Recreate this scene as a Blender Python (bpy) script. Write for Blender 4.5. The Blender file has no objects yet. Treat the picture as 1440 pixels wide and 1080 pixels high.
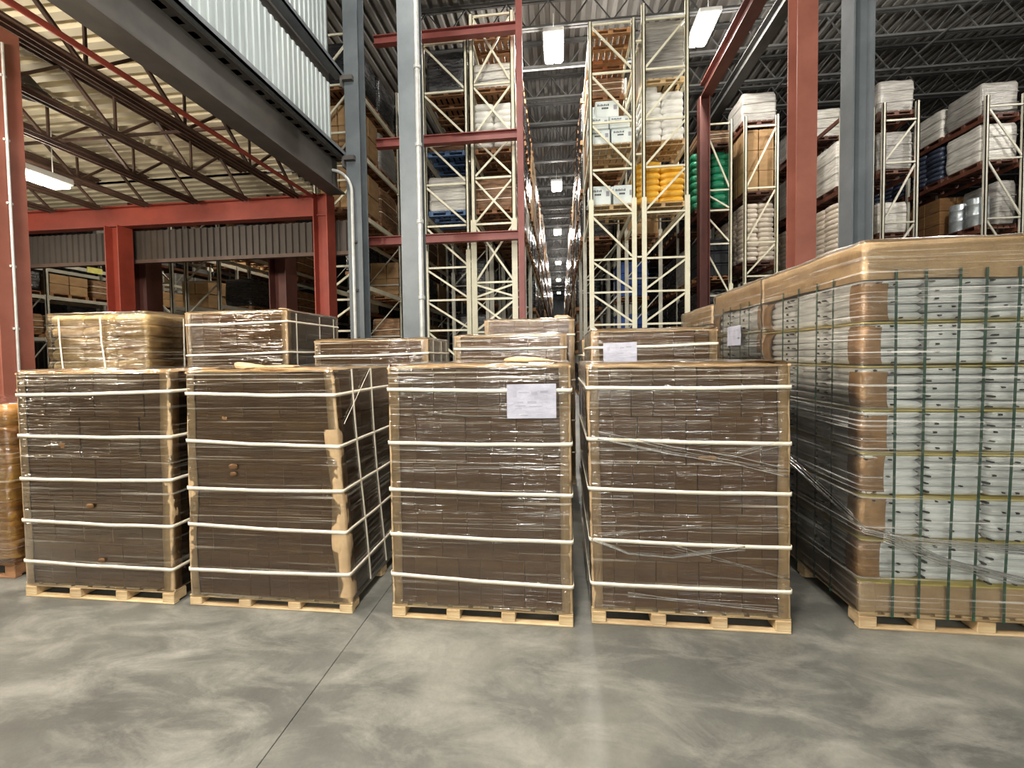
import bpy, math, random
from mathutils import Vector, Matrix, noise
C = bpy.context.scene.collection
sc = bpy.context.scene
R = math.radians
rnd = random.Random(7)

# ---------------------------------------------------------------- camera, world, exposure
cam = bpy.data.cameras.new('camera'); cam_o = bpy.data.objects.new('camera', cam); C.objects.link(cam_o)
cam.sensor_width = 36.0; cam.lens = 15.0; cam.shift_y = -0.0132; cam.clip_end = 300; cam.clip_start = 0.05
_psi = math.atan(68.0/600.0); _th = R(1.9); _roll = 0.0135
_d = Vector((-math.sin(_psi)*math.cos(_th), math.cos(_psi)*math.cos(_th), -math.sin(_th)))
_r = Vector((math.cos(_psi), math.sin(_psi), 0)); _u = _r.cross(_d)
_r2 = math.cos(_roll)*_r - math.sin(_roll)*_u; _u2 = math.sin(_roll)*_r + math.cos(_roll)*_u
_m = Matrix((_r2, _u2, -_d)).transposed().to_4x4(); _m.translation = Vector((0, 0, 1.6))
cam_o.matrix_world = _m
sc.camera = cam_o
w = bpy.data.worlds.new('world'); sc.world = w; w.use_nodes = True
w.node_tree.nodes['Background'].inputs[0].default_value = (0.86, 0.93, 1.0, 1)
w.node_tree.nodes['Background'].inputs[1].default_value = 0.16
sc.view_settings.view_transform = 'Standard'; sc.view_settings.look = 'None'
sc.view_settings.gamma = 1.0; sc.view_settings.use_curve_mapping = False
sc.view_settings.exposure = 0.14
LAMP = 1.0            # overall factor on every lamp

# ---------------------------------------------------------------- materials
def lin(c):
    c = c/255.0
    return c/12.92 if c <= 0.04045 else ((c+0.055)/1.055)**2.4
def rgb(r, g, b): return (lin(r), lin(g), lin(b), 1.0)

class NT:
    def __init__(s, name):
        s.m = bpy.data.materials.new(name); s.m.use_nodes = True
        s.t = s.m.node_tree; s.t.nodes.clear()
        s.out = s.n('ShaderNodeOutputMaterial')
    def n(s, kind, **kw):
        nd = s.t.nodes.new(kind)
        for k, v in kw.items():
            if k.startswith('i_'): nd.inputs[k[2:].replace('_', ' ')].default_value = v
            else: setattr(nd, k, v)
        return nd
    def l(s, a, b): s.t.links.new(a, b)
    def coord(s, scale, rot=(0, 0, 0), kind='Object'):
        tc = s.n('ShaderNodeTexCoord'); mp = s.n('ShaderNodeMapping')
        mp.inputs['Scale'].default_value = scale; mp.inputs['Rotation'].default_value = rot
        s.l(tc.outputs[kind], mp.inputs['Vector']); return mp.outputs['Vector']
    def noise(s, vec, scale=1.0, detail=4.0, rough=0.6, dist=0.0):
        nd = s.n('ShaderNodeTexNoise'); nd.inputs['Scale'].default_value = scale
        nd.inputs['Detail'].default_value = detail; nd.inputs['Roughness'].default_value = rough
        nd.inputs['Distortion'].default_value = dist
        s.l(vec, nd.inputs['Vector']); return nd.outputs['Fac']
    def ramp(s, fac, stops):
        nd = s.n('ShaderNodeValToRGB'); e = nd.color_ramp.elements
        while len(e) < len(stops): e.new(0.5)
        for k, (p, c) in enumerate(stops): e[k].position = p; e[k].color = c if len(c) == 4 else (*c, 1)
        s.l(fac, nd.inputs['Fac']); return nd.outputs['Color']
    def maprange(s, v, a, b, c, d):
        nd = s.n('ShaderNodeMapRange'); nd.clamp = True
        for i, x in enumerate((a, b, c, d)): nd.inputs[1+i].default_value = x
        s.l(v, nd.inputs[0]); return nd.outputs[0]

def surf(name, c1, c2, rough=0.7, metal=0.0, scale=(6, 6, 6), vary=0.0, bump=0.0, bscale=None, detail=4.0, spec=0.5, lo=0.35, hi=0.65, rot=(0, 0, 0), rrange=None):
    """two-tone noise surface, with an optional per-object shift in tone and fine relief"""
    t = NT(name); b = t.n('ShaderNodeBsdfPrincipled')
    v = t.coord(scale, rot); f = t.noise(v, 1.0, detail)
    col = t.ramp(f, [(lo, c1), (hi, c2)])
    if vary:
        oi = t.n('ShaderNodeObjectInfo'); hs = t.n('ShaderNodeHueSaturation')
        t.l(t.maprange(oi.outputs['Random'], 0, 1, 1-vary, 1+vary), hs.inputs['Value'])
        t.l(t.maprange(oi.outputs['Random'], 0, 1, .5-vary*.03, .5+vary*.03), hs.inputs['Hue'])
        t.l(col, hs.inputs['Color']); col = hs.outputs['Color']
    t.l(col, b.inputs['Base Color'])
    b.inputs['Roughness'].default_value = rough; b.inputs['Metallic'].default_value = metal
    b.inputs['Specular IOR Level'].default_value = spec
    if rrange: t.l(t.maprange(f, lo, hi, *rrange), b.inputs['Roughness'])
    if bump:
        f2 = t.noise(t.coord(bscale or scale, rot), 1.0, 5.0)
        bp = t.n('ShaderNodeBump'); bp.inputs['Strength'].default_value = bump; bp.inputs['Distance'].default_value = 0.02
        t.l(f2, bp.inputs['Height']); t.l(bp.outputs['Normal'], b.inputs['Normal'])
    t.l(b.outputs[0], t.out.inputs[0]); return t.m

def film_mat(name, tint, haze=0.3, gloss=1.0, rough=0.1, bump=0.7, zs=60, base=0.02, dist=0.012, milk=(0.8, 0.76, 0.70, 1)):
    """clear stretch film: see-through, milky along thin stretch lines, mirror-like on its wrinkles"""
    t = NT(name)
    f = t.noise(t.coord((0.8, 0.8, zs)), 1.0, 2.0, 0.5, 0.25)
    f2 = t.noise(t.coord((2.6, 2.6, 26), (0.06, 0.10, 0)), 1.0, 3.0, 0.55, 0.7)
    f3 = t.noise(t.coord((0.7, 0.7, zs*1.1), (0.02, 0.035, 0)), 1.0, 3.0, 0.6, 0.15)
    f4 = t.noise(t.coord((1.5, 1.5, 3.4)), 1.0, 2.0, 0.5)
    mx = t.n('ShaderNodeMath', operation='MULTIPLY_ADD'); t.l(f2, mx.inputs[0]); mx.inputs[1].default_value = 1.5; t.l(f, mx.inputs[2])
    bp = t.n('ShaderNodeBump'); bp.inputs['Distance'].default_value = dist
    t.l(t.maprange(f4, 0.38, 0.62, 0.35*bump, bump), bp.inputs['Strength'])
    t.l(mx.outputs[0], bp.inputs['Height'])
    tr = t.n('ShaderNodeBsdfTransparent'); tr.inputs[0].default_value = tint
    df = t.n('ShaderNodeBsdfDiffuse'); df.inputs[0].default_value = milk
    gl = t.n('ShaderNodeBsdfGlossy'); gl.inputs['Roughness'].default_value = rough; gl.inputs[0].default_value = (1, 1, 1, 1)
    t.l(bp.outputs[0], gl.inputs['Normal'])
    h1 = t.maprange(f3, 0.58, 0.68, base, haze); h2 = t.maprange(f4, 0.35, 0.65, 0.25, 1.2)
    hm = t.n('ShaderNodeMath', operation='MULTIPLY'); t.l(h1, hm.inputs[0]); t.l(h2, hm.inputs[1])
    m1 = t.n('ShaderNodeMixShader'); t.l(hm.outputs[0], m1.inputs[0])
    t.l(tr.outputs[0], m1.inputs[1]); t.l(df.outputs[0], m1.inputs[2])
    fr = t.n('ShaderNodeFresnel'); fr.inputs[0].default_value = 1.45
    ml = t.n('ShaderNodeMath', operation='MULTIPLY'); ml.use_clamp = True; ml.inputs[1].default_value = gloss; t.l(fr.outputs[0], ml.inputs[0])
    m2 = t.n('ShaderNodeMixShader'); t.l(ml.outputs[0], m2.inputs[0]); t.l(m1.outputs[0], m2.inputs[1]); t.l(gl.outputs[0], m2.inputs[2])
    t.l(m2.outputs[0], t.out.inputs[0]); return t.m

def emit(name, col, s):
    t = NT(name); e = t.n('ShaderNodeEmission'); e.inputs[0].default_value = col; e.inputs[1].default_value = s
    t.l(e.outputs[0], t.out.inputs[0]); return t.m

def floor_mat():
    t = NT('concrete'); b = t.n('ShaderNodeBsdfPrincipled')
    a = t.noise(t.coord((0.55, 0.9, 1), kind='Object'), 1.0, 6.0, 0.62, 0.4)
    c = t.noise(t.coord((2.2, 4.5, 1), (0, 0, 0.5)), 1.0, 8.0, 0.7, 0.6)
    d = t.noise(t.coord((60, 60, 1)), 1.0, 4.0, 0.7)
    base = t.ramp(a, [(0.36, rgb(74, 73, 69)), (0.50, rgb(92, 91, 85)), (0.62, rgb(126, 123, 113))])
    sc2 = t.ramp(c, [(0.45, (0, 0, 0)), (0.72, (1, 1, 1))])
    m1 = t.n('ShaderNodeMix', data_type='RGBA'); m1.blend_type = 'MIX'
    f = t.n('ShaderNodeMath', operation='MULTIPLY'); f.inputs[1].default_value = 0.5; t.l(sc2, f.inputs[0]); t.l(f.outputs[0], m1.inputs[0])
    t.l(base, m1.inputs[6]); m1.inputs[7].default_value = rgb(158, 154, 143)
    m2 = t.n('ShaderNodeMix', data_type='RGBA'); m2.blend_type = 'MULTIPLY'; m2.inputs[0].default_value = 0.35
    t.l(m1.outputs[2], m2.inputs[6]); t.l(t.ramp(d, [(0.3, (.7, .7, .7)), (0.6, (1, 1, 1))]), m2.inputs[7])
    t.l(m2.outputs[2], b.inputs['Base Color'])
    t.l(t.maprange(c, 0.3, 0.7, 0.33, 0.55), b.inputs['Roughness'])
    bp = t.n('ShaderNodeBump'); bp.inputs['Strength'].default_value = 0.08; bp.inputs['Distance'].default_value = 0.01
    t.l(d, bp.inputs['Height']); t.l(bp.outputs[0], b.inputs['Normal'])
    t.l(b.outputs[0], t.out.inputs[0]); return t.m

M = {}
M['floor'] = floor_mat()
M['joint'] = surf('joint_dirt', rgb(92, 90, 85), rgb(104, 102, 96), 0.9)
M['carton'] = surf('brown_carton', rgb(91, 61, 30), rgb(115, 81, 43), 0.8, scale=(3, 3, 14), vary=0.10, bump=0.1, bscale=(20, 20, 60))
M['kraft'] = surf('kraft_carton', rgb(150, 118, 80), rgb(172, 138, 96), 0.8, scale=(3, 3, 9), vary=0.12)
M['board'] = surf('corner_paperboard', rgb(160, 132, 98), rgb(184, 155, 118), 0.75, scale=(4, 4, 7), vary=0.06, bump=0.15, bscale=(30, 30, 12))
M['pad'] = surf('kraft_pad', rgb(136, 102, 66), rgb(168, 130, 88), 0.8, scale=(6, 6, 10), vary=0.12, bump=0.25, bscale=(14, 14, 22))
M['topsheet'] = surf('top_sheet', rgb(170, 140, 102), rgb(196, 166, 126), 0.75, scale=(7, 7, 7), bump=0.3, bscale=(25, 25, 25))
M['strap'] = surf('white_strapping', rgb(222, 208, 186), rgb(236, 224, 204), 0.45, scale=(9, 9, 9))
M['gstrap'] = surf('green_strapping', rgb(22, 62, 46), rgb(36, 84, 64), 0.35, scale=(9, 9, 4))
M['wood'] = surf('pallet_wood', rgb(168, 138, 98), rgb(204, 178, 138), 0.75, scale=(3, 9, 14), vary=0.12, bump=0.2, bscale=(4, 40, 60))
M['oldwood'] = surf('old_pallet_wood', rgb(116, 78, 50), rgb(160, 116, 78), 0.8, scale=(3, 9, 14), vary=0.15)
M['redwood'] = surf('dark_red_wood', rgb(70, 42, 32), rgb(100, 62, 46), 0.7, scale=(3, 9, 14), vary=0.15)
M['bluepal'] = surf('blue_pallet', rgb(58, 84, 124), rgb(84, 112, 150), 0.6, scale=(3, 9, 14))
M['film'] = film_mat('clear_film', (0.95, 0.93, 0.87, 1), haze=0.36, gloss=2.5, rough=0.13, base=0.0, bump=1.0, milk=(0.78, 0.69, 0.56, 1))
M['filmhazy'] = film_mat('hazy_film', (0.95, 0.94, 0.91, 1), haze=0.5, gloss=1.1, rough=0.22, zs=75, base=0.03, bump=1.0)
M['rope'] = film_mat('film_rope', (0.9, 0.9, 0.88, 1), haze=0.45, gloss=1.6, rough=0.12, zs=20, base=0.12)
M['paper'] = surf('white_paper', rgb(160, 158, 170), rgb(178, 176, 187), 0.6, scale=(9, 9, 9), bump=0.35, bscale=(12, 12, 16))
M['ink'] = surf('grey_print', rgb(150, 148, 158), rgb(162, 160, 170), 0.7)
M['black'] = surf('black_print', rgb(28, 28, 30), rgb(44, 44, 46), 0.6)
M['foil'] = surf('silver_pouch', rgb(224, 225, 227), rgb(246, 246, 246), 0.34, 0.06, scale=(5, 5, 40), vary=0.16, bump=1.0, bscale=(6, 6, 48))
M['yellow'] = surf('yellow_sheet', rgb(196, 178, 96), rgb(214, 196, 118), 0.6)
M['paperbag'] = surf('tan_paper_sack', rgb(182, 152, 104), rgb(216, 190, 146), 0.7, scale=(5, 5, 16), vary=0.12, bump=0.5, bscale=(8, 8, 26))
M['goldbag'] = surf('gold_brown_sack', rgb(150, 100, 46), rgb(206, 158, 84), 0.4, scale=(4, 4, 12), vary=0.2, bump=0.5, bscale=(8, 8, 20))
M['redsteel'] = surf('red_oxide_paint', rgb(130, 76, 62), rgb(148, 90, 75), 0.5, scale=(2, 2, 2), bump=0.04)
M['darkred'] = surf('dark_red_paint', rgb(82, 44, 38), rgb(98, 54, 46), 0.55, scale=(2, 2, 2))
M['rustred'] = surf('bright_red_oxide', rgb(122, 46, 32), rgb(142, 58, 42), 0.55, scale=(2, 2, 2))
M['pinkred'] = surf('faded_red_paint', rgb(132, 68, 62), rgb(150, 82, 74), 0.5, scale=(2, 2, 2))
M['greysteel'] = surf('grey_steel_paint', rgb(96, 102, 106), rgb(110, 116, 120), 0.45, scale=(2, 2, 2))
M['greydimmed'] = surf('dimmed_grey_paint', rgb(82, 88, 92), rgb(96, 102, 106), 0.45, scale=(2, 2, 2))  # grey steel paint darkened to offset strong lamp light on one column
M['darksteel'] = surf('dark_steel', rgb(66, 63, 60), rgb(82, 78, 74), 0.55, scale=(2, 2, 2))
M['joist'] = surf('brown_joist_paint', rgb(70, 52, 44), rgb(92, 70, 58), 0.6, scale=(3, 3, 3))
M['greyjoist'] = surf('grey_joist_paint', rgb(52, 52, 52), rgb(66, 66, 64), 0.6, scale=(3, 3, 3))
M['deckcream'] = surf('cream_roof_deck', rgb(218, 208, 180), rgb(232, 222, 196), 0.6, scale=(1, 3, 1))
M['deckdark'] = surf('dark_roof_deck', rgb(80, 78, 75), rgb(98, 96, 92), 0.6, scale=(.5, .5, 1))
M['panelwhite'] = surf('pale_wall_panel', rgb(150, 160, 161), rgb(166, 175, 175), 0.45, scale=(1, 2, .6))
M['panelbrown'] = surf('brown_wall_panel', rgb(54, 46, 40), rgb(68, 58, 50), 0.6, scale=(1, 1, 1))
M['conduit'] = surf('galvanised_conduit', rgb(176, 176, 172), rgb(200, 200, 196), 0.4, 0.3)
M['cream'] = surf('cream_rack_paint', rgb(222, 216, 190), rgb(236, 230, 206), 0.45, scale=(3, 3, 3))
M['greyrack'] = surf('grey_rack_and_dimmed_frame', rgb(168, 164, 150), rgb(188, 184, 170), 0.5, scale=(3, 3, 3))
M['rustbeam'] = surf('rust_red_beam', rgb(78, 44, 32), rgb(104, 60, 44), 0.5, scale=(3, 3, 3))
M['blackwrap'] = surf('black_stretch_wrap', rgb(20, 20, 22), rgb(48, 46, 46), 0.22, scale=(3, 3, 20), vary=0.25, bump=0.9, bscale=(6, 6, 18), rrange=(.15, .4))
M['whitewrap'] = surf('white_stretch_wrap', rgb(164, 160, 152), rgb(212, 208, 200), 0.3, scale=(3, 3, 24), vary=0.12, bump=0.7, bscale=(4, 4, 26))
M['greywrap'] = surf('grey_film_wrap', rgb(118, 115, 110), rgb(158, 154, 148), 0.28, scale=(3, 3, 26), vary=0.1, bump=0.7, bscale=(4, 4, 26))
M['brownwrap'] = surf('brown_brush', rgb(86, 60, 40), rgb(150, 112, 76), 0.6, scale=(4, 4, 22), vary=0.15, bump=0.9, bscale=(8, 8, 26))
M['creamsack'] = surf('cream_sack', rgb(198, 184, 168), rgb(224, 212, 198), 0.55, scale=(4, 4, 10), vary=0.06, bump=0.3)
M['whitesack'] = surf('white_sack', rgb(214, 212, 206), rgb(236, 234, 228), 0.5, scale=(4, 4, 10), vary=0.05, bump=0.5, bscale=(7, 7, 14))
M['yellowsack'] = surf('yellow_sack', rgb(214, 152, 34), rgb(236, 186, 70), 0.42, scale=(4, 4, 10), vary=0.08, bump=0.4)
M['greensack'] = surf('green_sack', rgb(18, 108, 74), rgb(38, 142, 102), 0.35, scale=(4, 4, 10), vary=0.1, bump=0.6, bscale=(8, 8, 16))
M['navysack'] = surf('navy_sack', rgb(40, 46, 62), rgb(70, 76, 92), 0.28, scale=(4, 4, 10), vary=0.15, bump=0.6, bscale=(8, 8, 16))
M['whitebox'] = surf('white_printed_box', rgb(206, 216, 216), rgb(226, 232, 230), 0.5, scale=(3, 3, 3), vary=0.05)
M['bluebin'] = surf('blue_plastic', rgb(22, 66, 148), rgb(32, 82, 168), 0.4)
M['blackbin'] = surf('black_plastic', rgb(26, 28, 32), rgb(38, 40, 44), 0.4)
M['drum'] = surf('silver_drum', rgb(158, 166, 172), rgb(192, 198, 200), 0.3, 0.6)
M['fixture'] = surf('white_fixture', rgb(190, 190, 186), rgb(205, 205, 200), 0.4)
M['lampglow'] = emit('lamp_glow', (1.0, 0.98, 0.92, 1), 36)
M['lampwarm'] = emit('lamp_warm', (1.0, 0.93, 0.80, 1), 28)
M['endwall'] = surf('far_wall_panel', rgb(120, 128, 134), rgb(140, 148, 152), 0.6, scale=(1, 1, .5))
M['labely'] = surf('yellow_tag', rgb(196, 190, 96), rgb(216, 210, 120), 0.5)

# ---------------------------------------------------------------- mesh builder
class MB:
    def __init__(s): s.v = []; s.f = []; s.mi = []; s.cur = 0
    def add(s, vs, fs):
        o = len(s.v); s.v += [tuple(p) for p in vs]; s.f += [tuple(o+i for i in f) for f in fs]; s.mi += [s.cur]*len(fs)
    def box(s, x0, y0, z0, x1, y1, z1):
        s.add([(x, y, z) for x in (x0, x1) for y in (y0, y1) for z in (z0, z1)],
              [(0, 1, 3, 2), (4, 6, 7, 5), (0, 4, 5, 1), (2, 3, 7, 6), (0, 2, 6, 4), (1, 5, 7, 3)])
    def cbox(s, x0, y0, z0, x1, y1, z1, c=0.004):
        """box with chamfered edges (24 corners)"""
        X = (x0, x1); Y = (y0, y1); Z = (z0, z1); vs = []; ix = {}
        for i in (0, 1):
            for j in (0, 1):
                for k in (0, 1):
                    sx, sy, sz = (1, -1)[i], (1, -1)[j], (1, -1)[k]
                    for a in range(3):
                        p = [X[i]+sx*c, Y[j]+sy*c, Z[k]+sz*c]; p[a] = (X[i], Y[j], Z[k])[a]
                        ix[(i, j, k, a)] = len(vs); vs.append(p)
        fs = []
        def q(*ks): fs.append(tuple(ix[k] for k in ks))
        for a in range(3):
            for e in (0, 1):
                o = []
                for (p, r) in ((0, 0), (1, 0), (1, 1), (0, 1)):
                    k = [0, 0, 0]; k[a] = e; k[(a+1) % 3] = p; k[(a+2) % 3] = r; o.append((*k, a))
                q(*(o if e else o[::-1]))
        for a in range(3):
            b, c2 = (a+1) % 3, (a+2) % 3
            for p in (0, 1):
                for r in (0, 1):
                    k0 = [0, 0, 0]; k0[b] = p; k0[c2] = r; k1 = list(k0); k1[a] = 1
                    o = [(*k0, b), (*k1, b), (*k1, c2), (*k0, c2)]
                    q(*(o if (p == r) else o[::-1]))
        for i in (0, 1):
            for j in (0, 1):
                for k in (0, 1):
                    o = [(i, j, k, 0), (i, j, k, 1), (i, j, k, 2)]
                    q(*(o if (i+j+k) % 2 else o[::-1]))
        s.add(vs, fs)
    def bar(s, p, q, w, h, up=(0, 0, 1)):
        p = Vector(p); q = Vector(q); d = (q-p).normalized(); u = Vector(up)
        if abs(d.dot(u)) > 0.98: u = Vector((0, 1, 0))
        a = d.cross(u).normalized()*(w/2); b = a.cross(d).normalized()*(h/2)
        s.add([e+i*a+j*b for e in (p, q) for i, j in ((-1, -1), (1, -1), (1, 1), (-1, 1))],
              [(0, 3, 2, 1), (4, 5, 6, 7), (0, 1, 5, 4), (1, 2, 6, 5), (2, 3, 7, 6), (3, 0, 4, 7)])
    def tube(s, path, r, n=8, cap=True):
        P = [Vector(p) for p in path]; rings = []; up = Vector((0.13, 0.21, 0.97))
        for i, p in enumerate(P):
            d = (P[min(i+1, len(P)-1)]-P[max(i-1, 0)]).normalized()
            a = d.cross(up).normalized(); b = a.cross(d)
            rings.append([p + r*(math.cos(t)*a+math.sin(t)*b) for t in (2*math.pi*k/n for k in range(n))])
        vs = [v for g in rings for v in g]; fs = []
        for i in range(len(P)-1):
            for k in range(n): fs.append((i*n+k, i*n+(k+1) % n, (i+1)*n+(k+1) % n, (i+1)*n+k))
        if cap: fs += [tuple(range(n-1, -1, -1)), tuple((len(P)-1)*n+k for k in range(n))]
        s.add(vs, fs)
    def lathe(s, prof, n=16, cx=0, cy=0):
        vs = [(cx+r*math.cos(2*math.pi*k/n), cy+r*math.sin(2*math.pi*k/n), z) for r, z in prof for k in range(n)]; fs = []
        for i in range(len(prof)-1):
            for k in range(n): fs.append((i*n+k, i*n+(k+1) % n, (i+1)*n+(k+1) % n, (i+1)*n+k))
        fs += [tuple(range(n-1, -1, -1)), tuple((len(prof)-1)*n+k for k in range(n))]
        s.add(vs, fs)
    def grid(s, rows, loop=False, flip=False):
        nr = len(rows); nc = len(rows[0]); vs = [p for r in rows for p in r]; fs = []
        for i in range(nr-1):
            for k in range(nc if loop else nc-1):
                f = (i*nc+k, i*nc+(k+1) % nc, (i+1)*nc+(k+1) % nc, (i+1)*nc+k)
                fs.append(f[::-1] if flip else f)
        s.add(vs, fs)
    def ibeam(s, p, q, w, h, t=0.02, axis='z', web='y'):
        """I section from p to q: w is the flange width, h the depth across the web"""
        p = Vector(p); q = Vector(q); d = (q-p).normalized(); up = Vector((0, 0, 1)) if abs(d.z) < 0.9 else Vector((0, 1, 0))
        if web == 'x': up = Vector((1, 0, 0))
        side = d.cross(up).normalized()
        for sg in (-1, 1): s.bar(p+up*sg*(h/2-t/2), q+up*sg*(h/2-t/2), w, t, up)
        s.bar(p, q, t, h-2*t, up)
    def mesh(s, name, mats, smooth=False):
        me = bpy.data.meshes.new(name); me.from_pydata(s.v, [], s.f)
        for m in (mats if isinstance(mats, (list, tuple)) else [mats]): me.materials.append(m)
        if any(s.mi): me.polygons.foreach_set('material_index', s.mi)
        if smooth: me.polygons.foreach_set('use_smooth', [True]*len(s.f))
        me.update(); return me
    def build(s, name, mats, parent=None, smooth=False, loc=None):
        return put(name, s.mesh(name, mats, smooth), parent, loc)

def put(name, me, parent=None, loc=None, rot=None, scale=None):
    o = bpy.data.objects.new(name, me); C.objects.link(o)
    if parent: o.parent = parent
    if loc: o.location = loc
    if rot: o.rotation_euler = rot
    if scale: o.scale = scale
    return o
def tag(o, label, cat, group=None, kind=None):
    o['label'] = label; o['category'] = cat
    if group: o['group'] = group
    if kind: o['kind'] = kind
    return o
def thing(name, label, cat, loc=(0, 0, 0), rz=0, group=None):
    o = put(name, None, None, loc, (0, 0, rz)); o.empty_display_size = 0.2
    return tag(o, label, cat, group)
def struct(o): o['kind'] = 'structure'; return o
def copy_tree(o, parent=None):
    c = o.copy(); C.objects.link(c)
    if parent: c.parent = parent
    for ch in list(o.children): copy_tree(ch, c)
    return c
_mc = {}
def cbm(name, dx, dy, dz, mat, c=0.004):
    """cached chamfered box, centred in x and y, standing on z=0"""
    k = (name, round(dx, 4), round(dy, 4), round(dz, 4), mat.name)
    if k not in _mc:
        b = MB(); b.cbox(-dx/2, -dy/2, 0, dx/2, dy/2, dz, c); _mc[k] = b.mesh(name, mat)
    return _mc[k]
def sgp(x, e): return math.copysign(abs(x)**e, x)
def sack_mesh(name, w, d, h, mat, seed, nu=20, nv=6, crumple=0.012, e=0.34):
    k = (name, w, d, h, mat.name, seed, nu)
    if k in _mc: return _mc[k]
    rows = []
    for j in range(nv+1):
        v = -math.pi/2 + math.pi*j/nv; c = abs(math.cos(v))**0.42; row = []
        for i in range(nu):
            u = 2*math.pi*i/nu
            p = Vector((w/2*c*sgp(math.cos(u), e), d/2*c*sgp(math.sin(u), e), h/2*sgp(math.sin(v), 0.75)))
            n = noise.noise_vector(p*7 + Vector((seed*3.1, seed*1.7, seed)))
            row.append((p.x+n.x*crumple*c, p.y+n.y*crumple*c, p.z+n.z*crumple*0.6 + h/2))
        rows.append(row)
    b = MB(); b.grid(rows, True); _mc[k] = b.mesh(name, mat, True); return _mc[k]

# ---------------------------------------------------------------- lamps
def lamp(x, y, z, power, label, glow='lampglow', col=(1.0, 0.95, 0.87), lx=0.5, ly=1.2, drop=0.5, spread=180, up=0.04):
    t = thing('ceiling_lamp', label, 'lamp', (x, y, z))
    b = MB(); b.cbox(-lx/2-.03, -ly/2-.03, 0.02, lx/2+.03, ly/2+.03, 0.14, 0.02); b.build('housing', M['fixture'], t)
    for sx in (-1, 1):
        b = MB(); b.cbox(sx*lx/4-lx*.2, -ly/2, -0.03, sx*lx/4+lx*.2, ly/2, 0.02, 0.012); b.build('diffuser', M[glow], t)
    for sy in (-1, 1):
        b = MB(); b.tube([(0, sy*ly*.35, 0.14), (0, sy*ly*.35, 0.14+drop)], 0.008, 5); b.build('hanger_rod', M['fixture'], t)
    li = bpy.data.lights.new('lamp_light', 'POINT'); li.shadow_soft_size = 0.22
    li.energy = power*2.6*LAMP; li.color = col
    o = bpy.data.objects.new('lamp_light', li); C.objects.link(o); o.parent = t; o.location = (0, 0, -0.28)
    if up:
        l2 = bpy.data.lights.new('added_uplight', 'AREA'); l2.shape = 'RECTANGLE'; l2.size = lx; l2.size_y = ly; l2.energy = power*up*LAMP; l2.color = col  # upward light added to brighten the roof deck
        o = bpy.data.objects.new('added_uplight', l2); C.objects.link(o); o.parent = t; o.location = (0, 0, 0.17); o.rotation_euler = (math.pi, 0, 0)
    return t
_ord = ['first', 'second', 'third', 'fourth', 'fifth', 'sixth', 'seventh', 'eighth', 'ninth', 'tenth', 'eleventh', 'twelfth', 'thirteenth', 'fourteenth', 'fifteenth', 'sixteenth', 'seventeenth', 'eighteenth', 'nineteenth', 'twentieth']
for i, y in enumerate((12.45, 22.4, 30.6, 40.6, 49.8, 59.9)):
    lamp(-0.1, y, 10.3, 360 if i == 0 else 150, ['bright high ceiling lamp nearest the camera above the centre aisle',
        'second ceiling lamp down the centre aisle, above its dark racks', 'third ceiling lamp down the centre aisle', 'fourth ceiling lamp down the centre aisle, small and round',
        'fifth ceiling lamp down the centre aisle, small', 'farthest tiny ceiling lamp at the end of the centre aisle'][i])
lamp(3.9, 12.3, 10.3, 330, 'glaring ceiling lamp right of the tall rack top beside the red beam')
lamp(-8.75, 6.25, 4.7, 50, 'warm glaring lamp under the low cream roof at left', 'lampwarm', (1.0, 0.9, 0.74), 0.35, 1.0, 0.8, up=.06)
lamp(-5.85, 1.9, 4.7, 230, 'added warm lamp under the low roof left of the camera, unseen', 'lampwarm', (1.0, 0.9, 0.74), 0.35, 1.0, 0.8, up=.1)  # out of view, added to light the large red column
lamp(-11.5, -1.3, 4.7, 260, 'added warm lamp under the low roof far left of the camera, unseen', 'lampwarm', (1.0, 0.9, 0.74), 0.35, 1.0, 0.8, up=.1)  # extra unseen lamp, added to lift the left side and floor
lamp(-13.0, 6.25, 4.7, 50, 'warm lamp under the low roof beyond the left edge', 'lampwarm', (1.0, 0.9, 0.74), 0.35, 1.0, 0.8, up=.06)
lamp(-11.5, 14.5, 7.6, 260, 'lamp above the shelving behind the brown hanging panel', 'lampwarm', (1.0, 0.9, 0.74), drop=2.9)
lamp(9.5, 9.0, 10.3, 420, 'ceiling lamp over the bay in front of the right racks', up=.8)
lamp(15.5, 9.0, 10.3, 300, 'ceiling lamp over the far right bay', up=.8)
lamp(-2.3, 4.6, 10.3, 200, 'added unseen lamp above the second row of wrapped pallets')  # added out of view to light the side faces of the loads
lamp(0.0, 2.8, 10.3, 170, 'added unseen lamp high above the front row of wrapped pallets')  # overhead fill, added for the shaded left side of the silver load
# unseen lamps added around the camera to light load fronts and streak the film
for i, (x, y, z, p) in enumerate(((-3.7, -0.6, 6.6, 420), (-0.5, 0.2, 5.0, 190), (-4.5, -8.5, 6.0, 130), (-1.6, -8.5, 6.0, 140), (1.2, -8.5, 6.0, 140), (4.2, -8.5, 6.0, 130), (7.2, -8.5, 6.0, 110),
        (-5.2, -15, 6.0, 60), (-1.6, -15, 6.0, 60), (2.0, -15, 6.0, 60), (5.6, -15, 6.0, 60))):
    lamp(x, y, z, p, 'added unseen lamp, %s of eleven around the camera' % _ord[i], col=(0.95, 1.0, 0.9) if y < -5 else (1.0, 0.95, 0.87), lx=0.7, ly=1.5, drop=11.5-z)

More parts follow.
